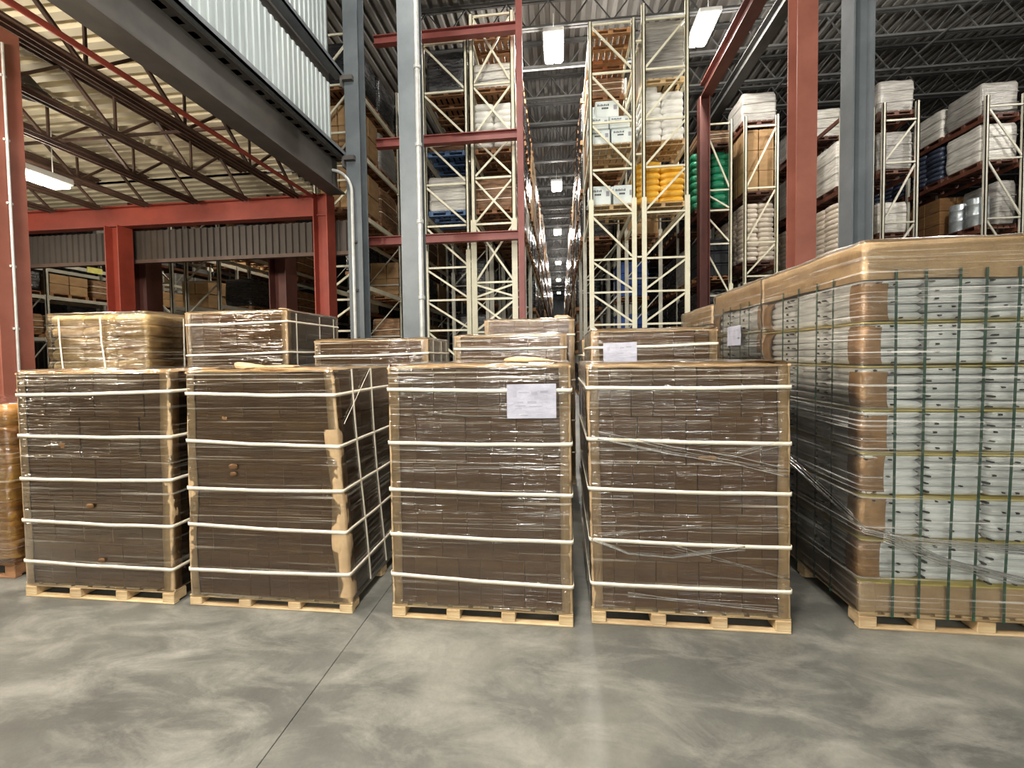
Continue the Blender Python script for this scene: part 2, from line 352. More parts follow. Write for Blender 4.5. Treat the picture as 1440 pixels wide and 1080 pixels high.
# ---------------------------------------------------------------- floor, ceilings, walls
bf = MB(); bf.box(-30, -18, -0.14, 26, 74, -0.012); fl = struct(bf.build('floor', M['joint']))
xs = [-30, -22.2, -15.2, -8.2, -1.2, 5.8, 12.8, 19.8, 26]; ys = [-18, -4.0, 9.0, 22.0, 48, 74]
for i in range(len(xs)-1):
    for j in range(len(ys)-1):
        b = MB(); b.cbox(xs[i]+.0015, ys[j]+.0015, -0.03, xs[i+1]-.0015, ys[j+1]-.0015, 0.0, 0.002); b.build('slab', M['floor'], fl)

def ribs(axis, a0, a1, b0, b1, z, pitch, depth, fix=None, ratio=0.5):
    """corrugated sheet; axis 'x': ribs run along x and repeat along y; 'y': ribs run along y; 'v': upright ribs"""
    b = MB(); n = int((a1-a0)/pitch); prof = []
    for k in range(n+1):
        s0 = a0+k*pitch
        for fr, dz in ((0, 0), (ratio*.8, 0), (ratio, depth), (.92, depth)): prof.append((s0+fr*pitch, dz))
    if axis == 'x': r1 = [(b0, s, z+dz) for s, dz in prof]; r2 = [(b1, s, z+dz) for s, dz in prof]
    elif axis == 'y': r1 = [(s, b0, z+dz) for s, dz in prof]; r2 = [(s, b1, z+dz) for s, dz in prof]
    elif axis == 'vx': r1 = [(s, fix+dz, b0) for s, dz in prof]; r2 = [(s, fix+dz, b1) for s, dz in prof]
    else: r1 = [(fix+dz, s, b0) for s, dz in prof]; r2 = [(fix+dz, s, b1) for s, dz in prof]
    b.grid([r1, r2]); return b

ceil = struct(ribs('y', -4.4, 26, -18, 74, 11.6, 0.30, 0.075).build('ceiling', M['deckdark']))
struct(ribs('y', -30, -4.4, 8.9, 74, 11.6, 0.30, 0.075).build('ceiling', M['deckdark']))
low = struct(ribs('x', -18, 8.9, -30, -4.55, 5.75, 0.24, 0.10, ratio=0.62).build('ceiling', M['deckcream']))
struct(ribs('x', 8.88, 11.3, -30, -5.95, 5.75, 0.24, 0.10, ratio=0.62).build('ceiling', M['deckcream']))
struct(ribs('vy', -18, 74, 0, 11.7, 0, 0.3, 0.05, 26).build('wall_right', M['panelbrown']))
struct(ribs('vy', -18, 74, 0, 11.7, 0, 0.3, 0.05, -30).build('wall_left', M['panelbrown']))
ew = struct(ribs('vx', -30, 26, 0, 11.7, 0, 0.3, 0.05, 74).build('wall_far', M['endwall']))
# pale door at the far end of the aisle
dr = MB(); dr.cbox(-1.3, 73.86, 0, 1.2, 73.94, 4.4, 0.02); dd = struct(dr.build('door_1', M['panelwhite']))
for k in range(4):
    b = MB(); b.cbox(-1.2, 73.82, .15+k*1.05, 1.1, 73.86, 1.1+k*1.05, 0.02); b.build('panel', M['endwall'], dd)

# steel roof trusses of the high hall
def truss(y, x0, x1, zb, zt, mat, parent, n):
    b = MB()
    for z in (zb, zt):
        for s in (-.05, .05): b.box(x0, y+s-.035, z-.03, x1, y+s+.035, z+.03)
    o = b.build('roof_truss', M[mat], parent); st = (x1-x0)/n
    bw = MB()
    for k in range(n):
        xa = x0+k*st; bw.bar((xa, y, zb), (xa+st/2, y, zt), .03, .03); bw.bar((xa+st/2, y, zt), (xa+st, y, zb), .03, .03)
    bw.build('web_bars', M[mat], o)
y = 4.0
while y < 72:
    truss(y, -4.3, 25.9, 10.75, 11.5, 'greyjoist', ceil, 26); y += 1.65 if y < 30 else 3.3
for x in (7.5, 11.0, 14.5, 18.0):
    b = MB(); b.bar((x, 0, 10.7), (x, 72, 10.7), .05, .05); b.build('bridging_bar', M['greyjoist'], ceil)
b = MB(); b.tube([(-4.2, 10.6, 10.69), (10, 10.6, 10.69)], .03, 8); tag(b.build('sprinkler_pipe', M['conduit']), 'thin pale sprinkler pipe crossing just under the high ceiling', 'pipe')
b = MB(); b.tube([(-4.2, 13.9, 10.695), (3, 13.9, 10.695)], .025, 8); tag(b.build('sprinkler_pipe', M['conduit']), 'second thin pipe crossing under the high ceiling behind the aisle lamp', 'pipe')

# joists of the low roof, running down the hall to the red girder
def joist(x, zb, zt, y0, y1, n, wide=0.075):
    b = MB()
    for z in (zb, zt):
        for s in (-1, 1):
            b.box(x+s*wide-.035, y0, z-.012, x+s*wide+.035, y1, z+.012)
            b.box(x+s*(wide-.03)-.008, y0, z-.05, x+s*(wide-.03)+.008, y1, z+.05)
    o = b.build('roof_joist', M['joist'], low); st = (y1-y0)/n
    w1 = MB(); w1.bar((0, 0, 0), (0, st/2, zt-zb), .05, .035); m1 = w1.mesh('web_bar', M['joist'])
    w2 = MB(); w2.bar((0, 0, zt-zb), (0, st/2, 0), .05, .035); m2 = w2.mesh('web_bar', M['joist'])
    for k in range(n):
        put('web_bar', m1, o, (x, y0+k*st, zb)); put('web_bar', m2, o, (x, y0+k*st+st/2, zb))
    b = MB()
    for k in range(n): b.bar((x, y0+k*st, zb), (x, y0+k*st, zt), .03, .03)
    b.build('web_posts', M['joist'], o)
for x in (-5.55, -6.72, -7.9, -9.1, -10.3, -11.5, -12.7, -13.9): joist(x, 5.06, 5.66, -3.5, 8.62, 9)
b = MB(); b.tube([(-5.12, -3, 5.0), (-5.12, 8.6, 5.0)], .035, 10)
tag(b.build('sprinkler_pipe', M['rustred']), 'long rusty red sprinkler pipe under the low cream roof', 'pipe')
for yy in (2.4, 6.0):
    b = MB(); b.bar((-14, yy, 5.1), (-4.9, yy+.9, 5.6), .04, .04); b.build('bridging_bar', M['joist'], low)
b = MB(); b.lathe([(.05, 5.35), (.22, 5.37), (.26, 5.40), (.2, 5.44), (.06, 5.62)], 18, -7.4, 5.3)
tag(b.build('ceiling_vent', M['darksteel']), 'round dark vent among the joists of the low roof', 'vent')

# clerestory wall over the edge of the low roof: beam, two courses of pale panels, girts
wl = MB(); wl.ibeam((-4.66, -6, 5.42), (-4.66, 8.68, 5.42), .36, .72, .03)
tag(wl.build('edge_beam', M['darksteel']), 'deep dark steel beam along the low roof under the pale wall panels', 'beam')
wa = MB(); wa.box(-4.72, -6, 5.8, -4.64, 8.45, 11.5); wa = struct(wa.build('wall_upper', M['darksteel']))
def panels(z0, z1, y1, x):
    yy = y1
    while yy > -5.5:
        b = ribs('vy', yy-0.9, yy-0.06, z0, z1, 0, 0.14, 0.022, x, 0.6); b.build('wall_panel', M['panelwhite'], wa); yy -= 0.985
panels(5.86, 7.12, 8.35, -4.56); panels(7.62, 9.2, 8.3, -4.56)
for z, n in ((5.80, 'lower'), (7.42, 'upper')):
    b = MB(); b.box(-4.60, -6, z-.02, -4.40, 8.62, z+.02); b.box(-4.42, -6, z-.02, -4.40, 8.62, z+.09)
    tag(b.build('girt', M['greysteel']), 'grey steel girt rail along the %s edge of the pale wall panels' % n, 'rail')
    b = MB(); b.box(-4.44, 8.50, z-.10, -4.18, 8.68, z-.01); b.box(-4.44, 8.50, z-.24, -4.40, 8.66, z-.1)
    tag(b.build('angle_bracket', M['darksteel']), 'small dark bracket joining the %s girt to the grey column' % n, 'bracket')

# girder and hanging brown panel that close the low roof
g = MB(); g.ibeam((-30, 8.78, 4.88), (-4.9, 8.78, 4.88), .22, .46, .03)
tag(g.build('girder', M['rustred']), 'long red oxide girder across the end of the low roof', 'beam')
hp = ribs('vx', -30, -4.55, 3.95, 4.64, 0, 0.16, 0.03, 9.02)
hp = tag(hp.build('hanging_panel', M['panelbrown']), 'dark brown corrugated panel hanging below the red girder', 'panel')
b = MB(); b.box(-30, 8.96, 3.88, -4.55, 9.08, 3.96); b.build('bottom_trim', M['joist'], hp)

# ---------------------------------------------------------------- columns, beams, conduits
def column(name, x, y, w_, h, mat, label, web='y', d=None, base=0.02):
    t = thing(name, label, 'column', (x, y, 0)); d = d or w_
    b = MB(); b.ibeam((0, 0, base), (0, 0, h), w_, d, .022, web=web); b.build('shaft', M[mat], t)
    b = MB(); b.cbox(-w_*.75, -d*.75, 0, w_*.75, d*.75, base, .004); b.build('base_plate', M[mat], t)
    for sx in (-1, 1):
        for sy in (-1, 1):
            b = MB(); b.lathe([(.018, base), (.018, base+.03), (.01, base+.05)], 8, sx*w_*.62, sy*d*.62); b.build('anchor_bolt', M['conduit'], t)
    return t
column('steel_column', -4.24, 8.75, .31, 11.5, 'greydimmed', 'left grey steel column at the end of the pale wall panels')
column('steel_column', -2.56, 7.4, .33, 10.7, 'greysteel', 'second grey steel column, with a conduit up its right side')
column('steel_column', 4.16, 6.6, .27, 10.7, 'greysteel', 'right grey steel column behind the tall silver pallet load', web='x')
column('steel_column', 3.65, 7.0, .28, 10.7, 'redsteel', 'red steel column rising beside the right grey column')
column('steel_column', -0.86, 9.9, .14, 10.7, 'pinkred', 'slim red steel column at the left edge of the centre aisle')
column('steel_column', 4.21, 13.2, .28, 9.0, 'darkred', 'distant dark red column behind the green sacks', web='x')
c0 = column('steel_column', -6.72, 4.5, .32, 5.6, 'redsteel', 'large red steel column at the left edge of the photo', web='x')
b = MB(); b.tube([(.18, -.02, .1), (.18, -.02, 5.4)], .014, 8); b.build('conduit', M['conduit'], c0)
for k in range(7):
    b = MB(); b.cbox(.16, -.05, .5+k*.75, .185, .01, .53+k*.75, .004); b.build('pipe_clip', M['conduit'], c0)
column('steel_column', -9.93, 8.72, .34, 4.64, 'rustred', 'red column under the left part of the long girder', web='x')
column('steel_column', -4.99, 8.72, .32, 5.1, 'rustred', 'bright red column at the right end of the long girder', web='x')
column('steel_column', -7.05, 10.3, .46, 5.74, 'darkred', 'dark red column behind the brown panel, right of two', web='x')
column('steel_column', -10.95, 10.3, .46, 5.74, 'darkred', 'dark red column behind the brown panel, left of two', web='x')
for z, n in ((9.08, 'top'), (6.69, 'middle'), (4.40, 'lowest')):
    b = MB(); b.ibeam((-4.9 if n == 'lowest' else -4.3, 9.93, z), (-0.93, 9.93, z), .16, .2, .02)
    tag(b.build('cross_beam', M['pinkred']), '%s of three red cross beams in front of the left tall rack' % n, 'beam')
b = MB(); b.ibeam((4.25, -4, 9.2), (4.25, 13.2, 9.2), .3, .4, .03)
tag(b.build('roof_girder', M['darkred']), 'dark red girder running under the roof to the distant column', 'beam')
b = MB(); b.ibeam((5.3, -4, 9.75), (5.3, 30, 9.75), .3, .35, .03)
tag(b.build('roof_girder', M['greyjoist']), 'dark grey girder beside the red one under the roof', 'beam')
def arc(c, r, a0, a1, n=8): return [(c[0]+r*math.cos(R(a0+(a1-a0)*k/n)), c[1], c[2]+r*math.sin(R(a0+(a1-a0)*k/n))) for k in range(n+1)]
t = thing('conduit_pipe', 'bent pale conduit curving down the left grey column', 'pipe', (0, 0, 0))
b = MB(); b.tube([(-6.1, 8.5, 5.58), (-4.72, 8.5, 5.53)] + arc((-4.72, 8.5, 5.03), .48, 88, 0) + [(-4.24, 8.5, .1)], .032, 10); b.build('pipe', M['conduit'], t)
for z in (4.0, 3.0, 2.0, 1.0):
    b = MB(); b.cbox(-4.29, 8.53, z, -4.19, 8.6, z+.06, .01); b.build('pipe_clip', M['darksteel'], t)
t = thing('conduit_pipe', 'straight pale conduit up the right side of the second grey column', 'pipe', (0, 0, 0))
b = MB(); b.tube([(-2.37, 7.2, .1), (-2.37, 7.2, 10.6)], .045, 10); b.build('pipe', M['conduit'], t)
for z in (2.6, 3.9, 5.2, 6.5, 7.8):
    b = MB(); b.lathe([(.05, z), (.06, z+.01), (.06, z+.06), (.05, z+.07)], 10, -2.37, 7.2); b.build('pipe_coupling', M['conduit'], t)

# ---------------------------------------------------------------- wooden pallet (a part) with boards and blocks
def pallet(parent, w_, d_, h, mat='wood', nblk=4, ndeck=9, inset=0.0):
    tb = h*.13; ts = h*.11; bw = .085 if w_ < 1.25 else .095; yb = (-d_/2+.05, 0, d_/2-.05)
    s = MB()
    for y in yb: s.cbox(-w_/2, y-.045, h-tb-ts, w_/2, y+.045, h-tb, .002)
    p = s.build('pallet', M[mat], parent)
    for y in yb:
        put('bottom_board', cbm('bottom_board', w_, .045, tb, M[mat], .003), p, (0, y+(.0275 if y > .1 else -.0275 if y < -.1 else 0), 0))
        for k in range(nblk):
            x = -w_/2+bw/2+(w_-bw)*k/(nblk-1)
            put('block', cbm('block', bw, .1, h-2*tb-ts, M[mat], .004), p, (x+rnd.uniform(-.004, .004)*(0 < k < nblk-1), y, tb))
    st = (w_-.1)/(ndeck-1)
    for k in range(ndeck):
        put('deck_board', cbm('deck_board', st*.78, d_-.01, tb, M[mat], .003), p, (-w_/2+.05+k*st, rnd.uniform(-.006, .006), h-tb))
    return p
def flat_pallet(parent, w_, d_, h, mat):
    """rack pallet seen small: one mesh of boards and blocks"""
    k = ('fp', w_, d_, h, mat)
    if k not in _mc:
        b = MB(); tb = h*.18
        for i in range(3):
            y = (-d_/2+.05, 0, d_/2-.05)[i]; b.box(-w_/2, y-.05, 0, w_/2, y+.05, tb); b.box(-w_/2, y-.05, h-2*tb, w_/2, y+.05, h-tb)
            for j in range(3):
                x = (-w_/2+.06, 0, w_/2-.06)[j]; b.box(x-.06, y-.05, tb, x+.06, y+.05, h-2*tb)
        for j in range(7):
            x = -w_/2+.06+j*(w_-.12)/6; b.box(x-.05, -d_/2, h-tb, x+.05, d_/2, h)
        _mc[k] = b.mesh('pallet', M[mat])
    return put('pallet', _mc[k], parent)

# ---------------------------------------------------------------- wrapped load helpers
def loop_pts(hx, hy, rr=0.03, ns=26, nc=4):
    """points round a rounded rectangle, starting in the front-left corner"""
    P = []
    for (cx, cy, a0, L, dx, dy) in ((-hx+rr, -hy+rr, 180, 2*hx-2*rr, 1, 0), (hx-rr, -hy+rr, 270, 2*hy-2*rr, 0, 1), (hx-rr, hy-rr, 0, 2*hx-2*rr, -1, 0), (-hx+rr, hy-rr, 90, 2*hy-2*rr, 0, -1)):
        for k in range(nc): a = R(a0+90*k/nc); P.append((cx+rr*math.cos(a), cy+rr*math.sin(a)))
        ex, ey = cx+rr*math.cos(R(a0+90)), cy+rr*math.sin(R(a0+90))
        for k in range(ns): P.append((ex+dx*L*k/ns, ey+dy*L*k/ns))
    return P
def film_shell(parent, hx, hy, z0, z1, lean, mat, seed, nz=46, amp=0.0025, ns=26, top=True, name='stretch_film'):
    b = MB(); rows = []; base = loop_pts(hx, hy, .03, ns)
    for j in range(nz+1):
        z = z0+(z1-z0)*j/nz; row = []
        for k, (x, y) in enumerate(base):
            n = noise.noise(Vector((x*2.2+seed*5, y*2.2, z*24))) + .6*noise.noise(Vector((x*6+seed, y*6, z*60)))
            s = 1+amp*n/max(hx, .1)
            zz = z + (0.012*noise.noise(Vector((x*5+seed*9, y*5, 3))) if j in (0, nz) else 0)
            lx, ly = lean(x, y, z); row.append((lx*s, ly*s, zz))
        rows.append(row)
    if top:
        for f, dz in ((.97, .012), (.7, .014), (.35, .016), (.02, .018)):
            row = []
            for k, (x, y) in enumerate(base):
                lx, ly = lean(x*f, y*f, z1); n = noise.noise(Vector((x*f*6+seed*3, y*f*6, 1.3)))
                row.append((lx, ly, z1+dz+.012*n))
            rows.append(row)
    b.grid(rows, True); return b.build(name, M[mat], parent, True)
def strap_loop(parent, hx, hy, z, lean, seed, zl=0, zr=0, w_=.02, mat='strap'):
    """strap round the load; zl/zr shift its left and right ends, with a little sag"""
    b = MB(); lo = []; hi = []; lo2 = []; hi2 = []
    for (x, y) in loop_pts(hx, hy, .02, 14, 3):
        t = (x/hx+1)/2; zz = z+zl*(1-t)+zr*t + .004*noise.noise(Vector((x*4+seed, y*4, seed*2))) - .006*(1-abs(2*t-1))
        lx, ly = lean(x, y, zz); lo.append((lx, ly, zz-w_/2)); hi.append((lx, ly, zz+w_/2))
        ix, iy = lean(x*.994, y*.994, zz); lo2.append((ix, iy, zz-w_/2)); hi2.append((ix, iy, zz+w_/2))
    b.grid([lo2, lo, hi, hi2], True); return b.build('strap', M[mat], parent, True)
def path_strap(parent, pts, w_, axis, mat='strap', th=.003, name='strap'):
    """flat strap laid along points; axis is the direction of its width"""
    b = MB(); a = Vector(axis)*(w_/2); P = [Vector(p) for p in pts]
    r = [[], [], [], []]
    for i, p in enumerate(P):
        d = (P[min(i+1, len(P)-1)]-P[max(i-1, 0)]).normalized(); n = d.cross(Vector(axis)).normalized()*(th/2)
        for k, q in enumerate((p-a-n, p+a-n, p+a+n, p-a+n)): r[k].append(q)
    b.grid([r[0], r[1], r[2], r[3], r[0]]); return b.build(name, M[mat], parent)
def corner_board(parent, sx, sy, hx, hy, z0, z1, lean, seed, lx=.066, ly=.07, wob=.006, mat='board', name='corner_board'):
    b = MB(); rows = []; th = .006
    n = max(2, int((z1-z0)/.06))
    for j in range(n+1):
        z = z0+(z1-z0)*j/n; q = noise.noise(Vector((seed*3.7, z*3.2, sx+sy*2)))*wob; q2 = noise.noise(Vector((seed*1.7, z*4.1, 9+sx)))*wob
        pr = [(hx-lx+q, hy), (hx-lx*.5, hy+.002), (hx-.008, hy+.001), (hx, hy-.008), (hx+.002, hy-ly*.5), (hx, hy-ly+q2), (hx-th, hy-ly+q2), (hx-th-.002, hy-.012), (hx-.014, hy-th), (hx-lx+q, hy-th)]
        row = []
        for (x, y) in pr:
            X, Y = lean(sx*(x+q2*.5), sy*(y+abs(q)*.4), z); row.append((X, Y, z))
        rows.append(row)
    b.grid(rows, True, flip=(sx*sy < 0)); vs = rows[0]
    return b.build(name, M[mat], parent, True)
def sheet(parent, p, ux, uz, nrm, w_, h, seed, name='paper_label'):
    """slightly curled paper label with faint printed lines"""
    p = Vector(p); ux = Vector(ux); uz = Vector(uz); nrm = Vector(nrm); b = MB()
    def at(s, t, o=0): return p+ux*(s*w_)+uz*(t*h)+nrm*(.004+o+.006*noise.noise(Vector((s*3+seed, t*3, seed))))
    rows = [[at(i/10, j/8) for i in range(11)] for j in range(9)]; b.grid(rows)
    b.grid([[at(i/10, j/8, -.001) for i in range(11)] for j in range(9)], flip=True)
    o = b.build(name, M['paper'], parent, True)
    b = MB(); rr = random.Random(seed)
    for (s0, t0, s1, t1) in [(.12, .62, .2, .8), (.24, .74, .46, .77), (.5, .70, .62, .78), (.68, .74, .84, .80), (.14, .46, .34, .49), (.42, .44, .6, .5), (.16, .36, .38, .38), (.45, .34, .72, .365), (.16, .28, .3, .30)]:
        rows = [[at(s0+(s1-s0)*i/4, t, .0008) for i in range(5)] for t in (t0, t1)]; b.grid(rows)
    b.build('print', M['ink'], o); return o

# ---------------------------------------------------------------- strapped carton loads on pallets (front row and behind)
def carton_load(label, X0, X1, Y0, d_, top, straps, nx=8, nz=5, seed=1, lean_r=0.0, lean_l=0.0, rz=0.0, ph=0.10, film='film', labels=(), extra=None, group=None, boardw=(.066, .07), wob=.006, boardmat='board', zc0=None, ny=3):
    w_ = X1-X0; t = thing('pallet_load', label, 'pallet load', ((X0+X1)/2, Y0+d_/2, 0), rz, group)
    hx = w_/2; hy = d_/2; ztop = top
    def lean(x, y, z):
        f = (z-ph)/(ztop-ph); s = (x/hx+1)/2
        return x + f*(lean_r*s+lean_l*(1-s)), y
    pallet(t, w_, d_, ph)
    chx = hx-.016; chy = hy-.016; dz = (ztop-ph-.02)/nz; rr = random.Random(seed)
    for k in range(nz):
        z = ph+.004+k*dz; n = nx if k % 2 == 0 or nx < 6 else nx-1
        for i in range(n):
            for j in range(ny):
                if 0 < i < n-1 and 0 < j < ny-1: continue
                cw = 2*chx/n; cd = 2*chy/ny
                x, y = lean(-chx+cw*(i+.5), -chy+cd*(j+.5), z+dz/2)
                put('carton', cbm('carton', cw-.0012, cd-.0012, dz-.002, M['carton'], .0025), t, (x+rr.uniform(-.001, .001), y+rr.uniform(-.003, .003), z), (0, 0, rr.uniform(-.006, .006)))
    for sx in (-1, 1):
        for sy in (-1, 1):
            corner_board(t, sx, sy, hx-.004, hy-.004, ph-.005, ztop-.005, lean, seed+sx+2*sy, *boardw, wob=wob, mat=boardmat)
    b = MB(); rows = []
    for j in range(17):
        row = []
        for i in range(25):
            x = -hx+.002+(2*hx-.004)*i/24; y = -hy+.002+(2*hy-.004)*j/16
            lx, ly = lean(x, y, ztop); e = min(i, 24-i, j, 16-j)
            row.append((lx, ly, ztop-.004+.016*noise.noise(Vector((x*5+seed*7, y*5, seed)))*(1 if e else .5)))
        rows.append(row)
    b.grid(rows); b.grid([[(p[0], p[1], p[2]-.012) for p in r] for r in (rows[0], )]+[rows[0]])
    b.build('top_sheet', M['topsheet'], t, True)
    for k, (z, zl, zr) in enumerate(straps): strap_loop(t, hx+.006, hy+.006, z, lean, seed*3+k, zl, zr, .021)
    film_shell(t, hx+.001, hy+.001, ph-.006, ztop+.004, lean, film, seed)
    for (p, ux, uz, nrm, lw, lh) in labels: sheet(t, p, ux, uz, nrm, lw, lh, seed)
    if extra: extra(t, hx, hy, lean)
    return t

def rope(parent, pts, r=.006, n=1, spread=.012, seed=0):
    """loose roped film: thin twisted strands"""
    rr = random.Random(seed)
    for s in range(n):
        P = []; L = len(pts)
        # smooth resample
        for i in range(L-1):
            a = Vector(pts[i]); c = Vector(pts[i+1])
            for k in range(8): P.append(a.lerp(c, k/8))
        P.append(Vector(pts[-1])); o = rr.uniform(-spread, spread); o2 = rr.uniform(-spread, spread)
        P = [p+Vector((0, 0, o*(1-i/len(P))+o2*i/len(P)+.004*noise.noise(Vector((i*.3, s, seed))))) for i, p in enumerate(P)]
        b = MB(); b.tube(P, r*rr.uniform(.3, .6), 5); b.build('film_rope', M['rope'], parent, True)
def lump(parent, x, y, z, wx, wy, wz, seed, mat='topsheet', name='crumpled_sheet'):
    put(name, sack_mesh(name, wx, wy, wz, M[mat], seed, 14, 6, .03, .8), parent, (x, y, z))

FY = 2.48
def ex1(t, hx, hy, ln):
    for (x, z, s) in ((-.22, 1.03, .03), (-.02, .63, .03), (.05, .27, .025)): lump(t, x, -hy-.004, z, s*2, .012, s, 3+x, 'carton', 'torn_flap')
carton_load('dark carton pallet load with five straps, leftmost of the front row', -3.66, -2.535, FY, .98, 1.535,
    [(1.385, 0, .02), (1.108, 0, .0), (.815, 0, .01), (.53, 0, -.01), (.245, .005, -.01)], nx=6, seed=11, lean_r=.03, ph=.095, extra=ex1, wob=.012)
def ex2(t, hx, hy, ln):
    lump(t, -.22, -.30, 1.53, .2, .16, .05, 5); lump(t, .05, -.35, 1.52, .4, .2, .035, 8)
    # two upright straps and a loose crossing one on the right side
    X = lambda z: ln(hx+.006, 0, z)[0]
    for y0, s in ((-.25, 1), (.02, 2)):
        path_strap(t, [(X(z), y0+.02*math.sin(z*3+s), z) for z in [1.53-.09*k for k in range(17)]], .016, (0, 1, 0))
    path_strap(t, [(X(1.52-.035*k)+.003, .0-.042*k, 1.52-.033*k) for k in range(11)], .012, (0, .7, .7))
    # overlapping second piece of corner board, lower down
    corner_board(t, 1, -1, hx-.002, hy-.003, .10, 1.16, ln, 77, .085, .075, wob=.02)
    corner_board(t, 1, -1, hx+.000, hy-.001, .10, .72, ln, 79, .07, .075, wob=.02)
    for (x, z, s) in ((-.26, 1.22, .03), (-.22, .90, .04), (-.22, .86, .03)): lump(t, x, -hy-.004, z, s*1.4, .008, s*.8, 4+x+z, 'carton', 'torn_flap')
carton_load('leaning dark carton load with crossed straps on its right side', -2.43, -1.31, FY+.01, .98, 1.535,
    [(1.39, 0, -.015), (1.085, 0, -.03), (.775, 0, .0), (.535, .005, -.02), (.24, 0, .01)], nx=8, seed=12, lean_r=-.085, lean_l=.025, ph=.07, extra=ex2, wob=.014)
def ex3(t, hx, hy, ln):
    lump(t, .3, -.2, 1.55, .36, .3, .035, 5, 'film' if False else 'topsheet')
    rope(t, [(-hx+.03, -hy-.014, .93), (0, -hy-.018, .945), (hx-.1, -hy-.014, .95)], .0035, 3, .02, 3)
    rope(t, [(-.3, -hy-.014, 1.265), (-.05, -hy-.016, 1.245), (.3, -hy-.014, 1.25)], .003, 2, .012, 5)
carton_load('dark carton pallet load with a white label on its front, third of the front row', -1.045, .062, FY, 1.0, 1.55,
    [(1.41, 0, -.01), (1.085, 0, .0), (.80, 0, -.015), (.52, .005, -.01), (.262, .015, -.02)], nx=8, seed=13, ph=.09, extra=ex3, ny=3,
    labels=[((.18, -.512, 1.237), (1, 0, .01), (0, 0, 1), (0, -1, 0), .286, .2)])
def ex4(t, hx, hy, ln):
    rope(t, [(-hx+.04, -hy-.014, 1.13), (-.1, -hy-.03, 1.05), (.25, -hy-.03, 1.0), (hx-.03, -hy-.014, .93)], .0045, 7, .03, 4)
    rope(t, [(.15, -hy-.014, 1.0), (.35, -hy-.02, 1.06), (hx-.06, -hy-.014, 1.10)], .003, 3, .02, 6)
    rope(t, [(-hx, -hy-.014, .53), (-.35, -hy-.03, .455), (-.1, -hy-.03, .44), (.15, -hy-.02, .48), (.3, -hy-.014, .5)], .004, 6, .02, 7)
    rope(t, [(-hx+.05, -hy-.014, .55), (0, -hy-.016, .6), (hx-.02, -hy-.014, .63)], .003, 2, .012, 8)
    rope(t, [(-.1, -hy-.016, .47), (.2, -hy-.016, .42), (hx-.02, -hy-.014, .36)], .003, 4, .04, 9)
    rope(t, [(-.35, -hy-.016, .2), (0, -hy-.016, .18), (hx-.05, -hy-.014, .15)], .003, 4, .03, 10)
    lump(t, .1, -hy-.005, .99, .11, .014, .03, 6, 'carton', 'torn_flap')
carton_load('glossy dark carton load with loose film ropes, rightmost of the dark front row', .172, 1.29, FY+.05, 1.02, 1.54,
    [(1.41, 0, -.0), (1.11, 0, -.02), (.815, 0, -.01), (.505, .005, -.005), (.247, 0, .0)], nx=9, seed=14, lean_l=-.025, lean_r=-.012, ph=.1, extra=ex4,
    labels=[((-.578, .18, 1.17), (0, -1, 0), (0, 0, 1), (-1, 0, 0), .24, .3)])
def side_straps(t, hx, hy, ln):
    for y0 in (-hy+.16, .08, hy-.14):
        path_strap(t, [(hx+.006, y0, z) for z in (2.12, 1.6, 1.0, .5, .15)], .014, (0, 1, 0))
def top_lump(t, hx, hy, ln): lump(t, .38, -.25, 1.825, .3, .3, .04, 5)
def side_straps7(t, hx, hy, ln):
    side_straps(t, hx, hy, ln); lump(t, hx-.12, -.38, 2.13, .18, .12, .05, 5)
def side_straps8(t, hx, hy, ln):
    for y0 in (-hy+.16, .06, hy-.12):
        path_strap(t, [(hx+.006, y0, z) for z in (1.78, 1.4, .9, .15)], .013, (0, 1, 0))
back = dict(nx=6, nz=5, ph=.12)
carton_load('tall brown carton load behind the two left front loads, beside the tan sack load', -4.22, -2.98, 4.4, 1.1, 2.14, [(2.0, 0, .02), (1.66, 0, .02), (1.25, 0, 0), (.8, 0, 0)], seed=21, extra=side_straps7, **back)
carton_load('lower brown carton load with strapped pale right side, behind the leaning front load', -2.555, -1.325, 4.2, .80, 1.79, [(1.635, -.01, .01), (1.3, 0, 0), (.8, 0, 0), (.4, 0, 0)], seed=22, extra=side_straps8, boardw=(.07, .09), **back)
carton_load('brown carton load directly behind the white-labelled front load', -1.06, .066, 4.2, .95, 1.81, [(1.68, 0, 0), (1.3, 0, 0), (.8, 0, 0), (.4, 0, 0)], seed=23, film='film', **back)
carton_load('brown carton load farthest back, its crumpled top just showing below the aisle', -.945, .18, 5.3, .98, 2.05, [(1.86, 0, 0), (1.3, 0, 0), (.8, 0, 0), (.4, 0, 0)], seed=24, extra=lambda t, hx, hy, ln: lump(t, .42, -.2, 2.04, .24, .4, .07, 5), **back)
carton_load('brown carton load with a white label, behind the glossiest front load', .262, 1.31, 3.73, .95, 1.81, [(1.67, -.005, .015), (1.3, 0, 0), (.8, 0, 0), (.4, 0, 0)], seed=25,
    labels=[((-.42, -.487, 1.53), (1, 0, .03), (0, 0, 1), (0, -1, 0), .28, .17)], **back)
carton_load('brown carton load hidden deep in the gap between the two right front loads', .25, 1.33, 5.0, .95, 1.78, [(1.6, 0, 0), (1.2, 0, 0), (.7, 0, 0)], seed=26, **back)

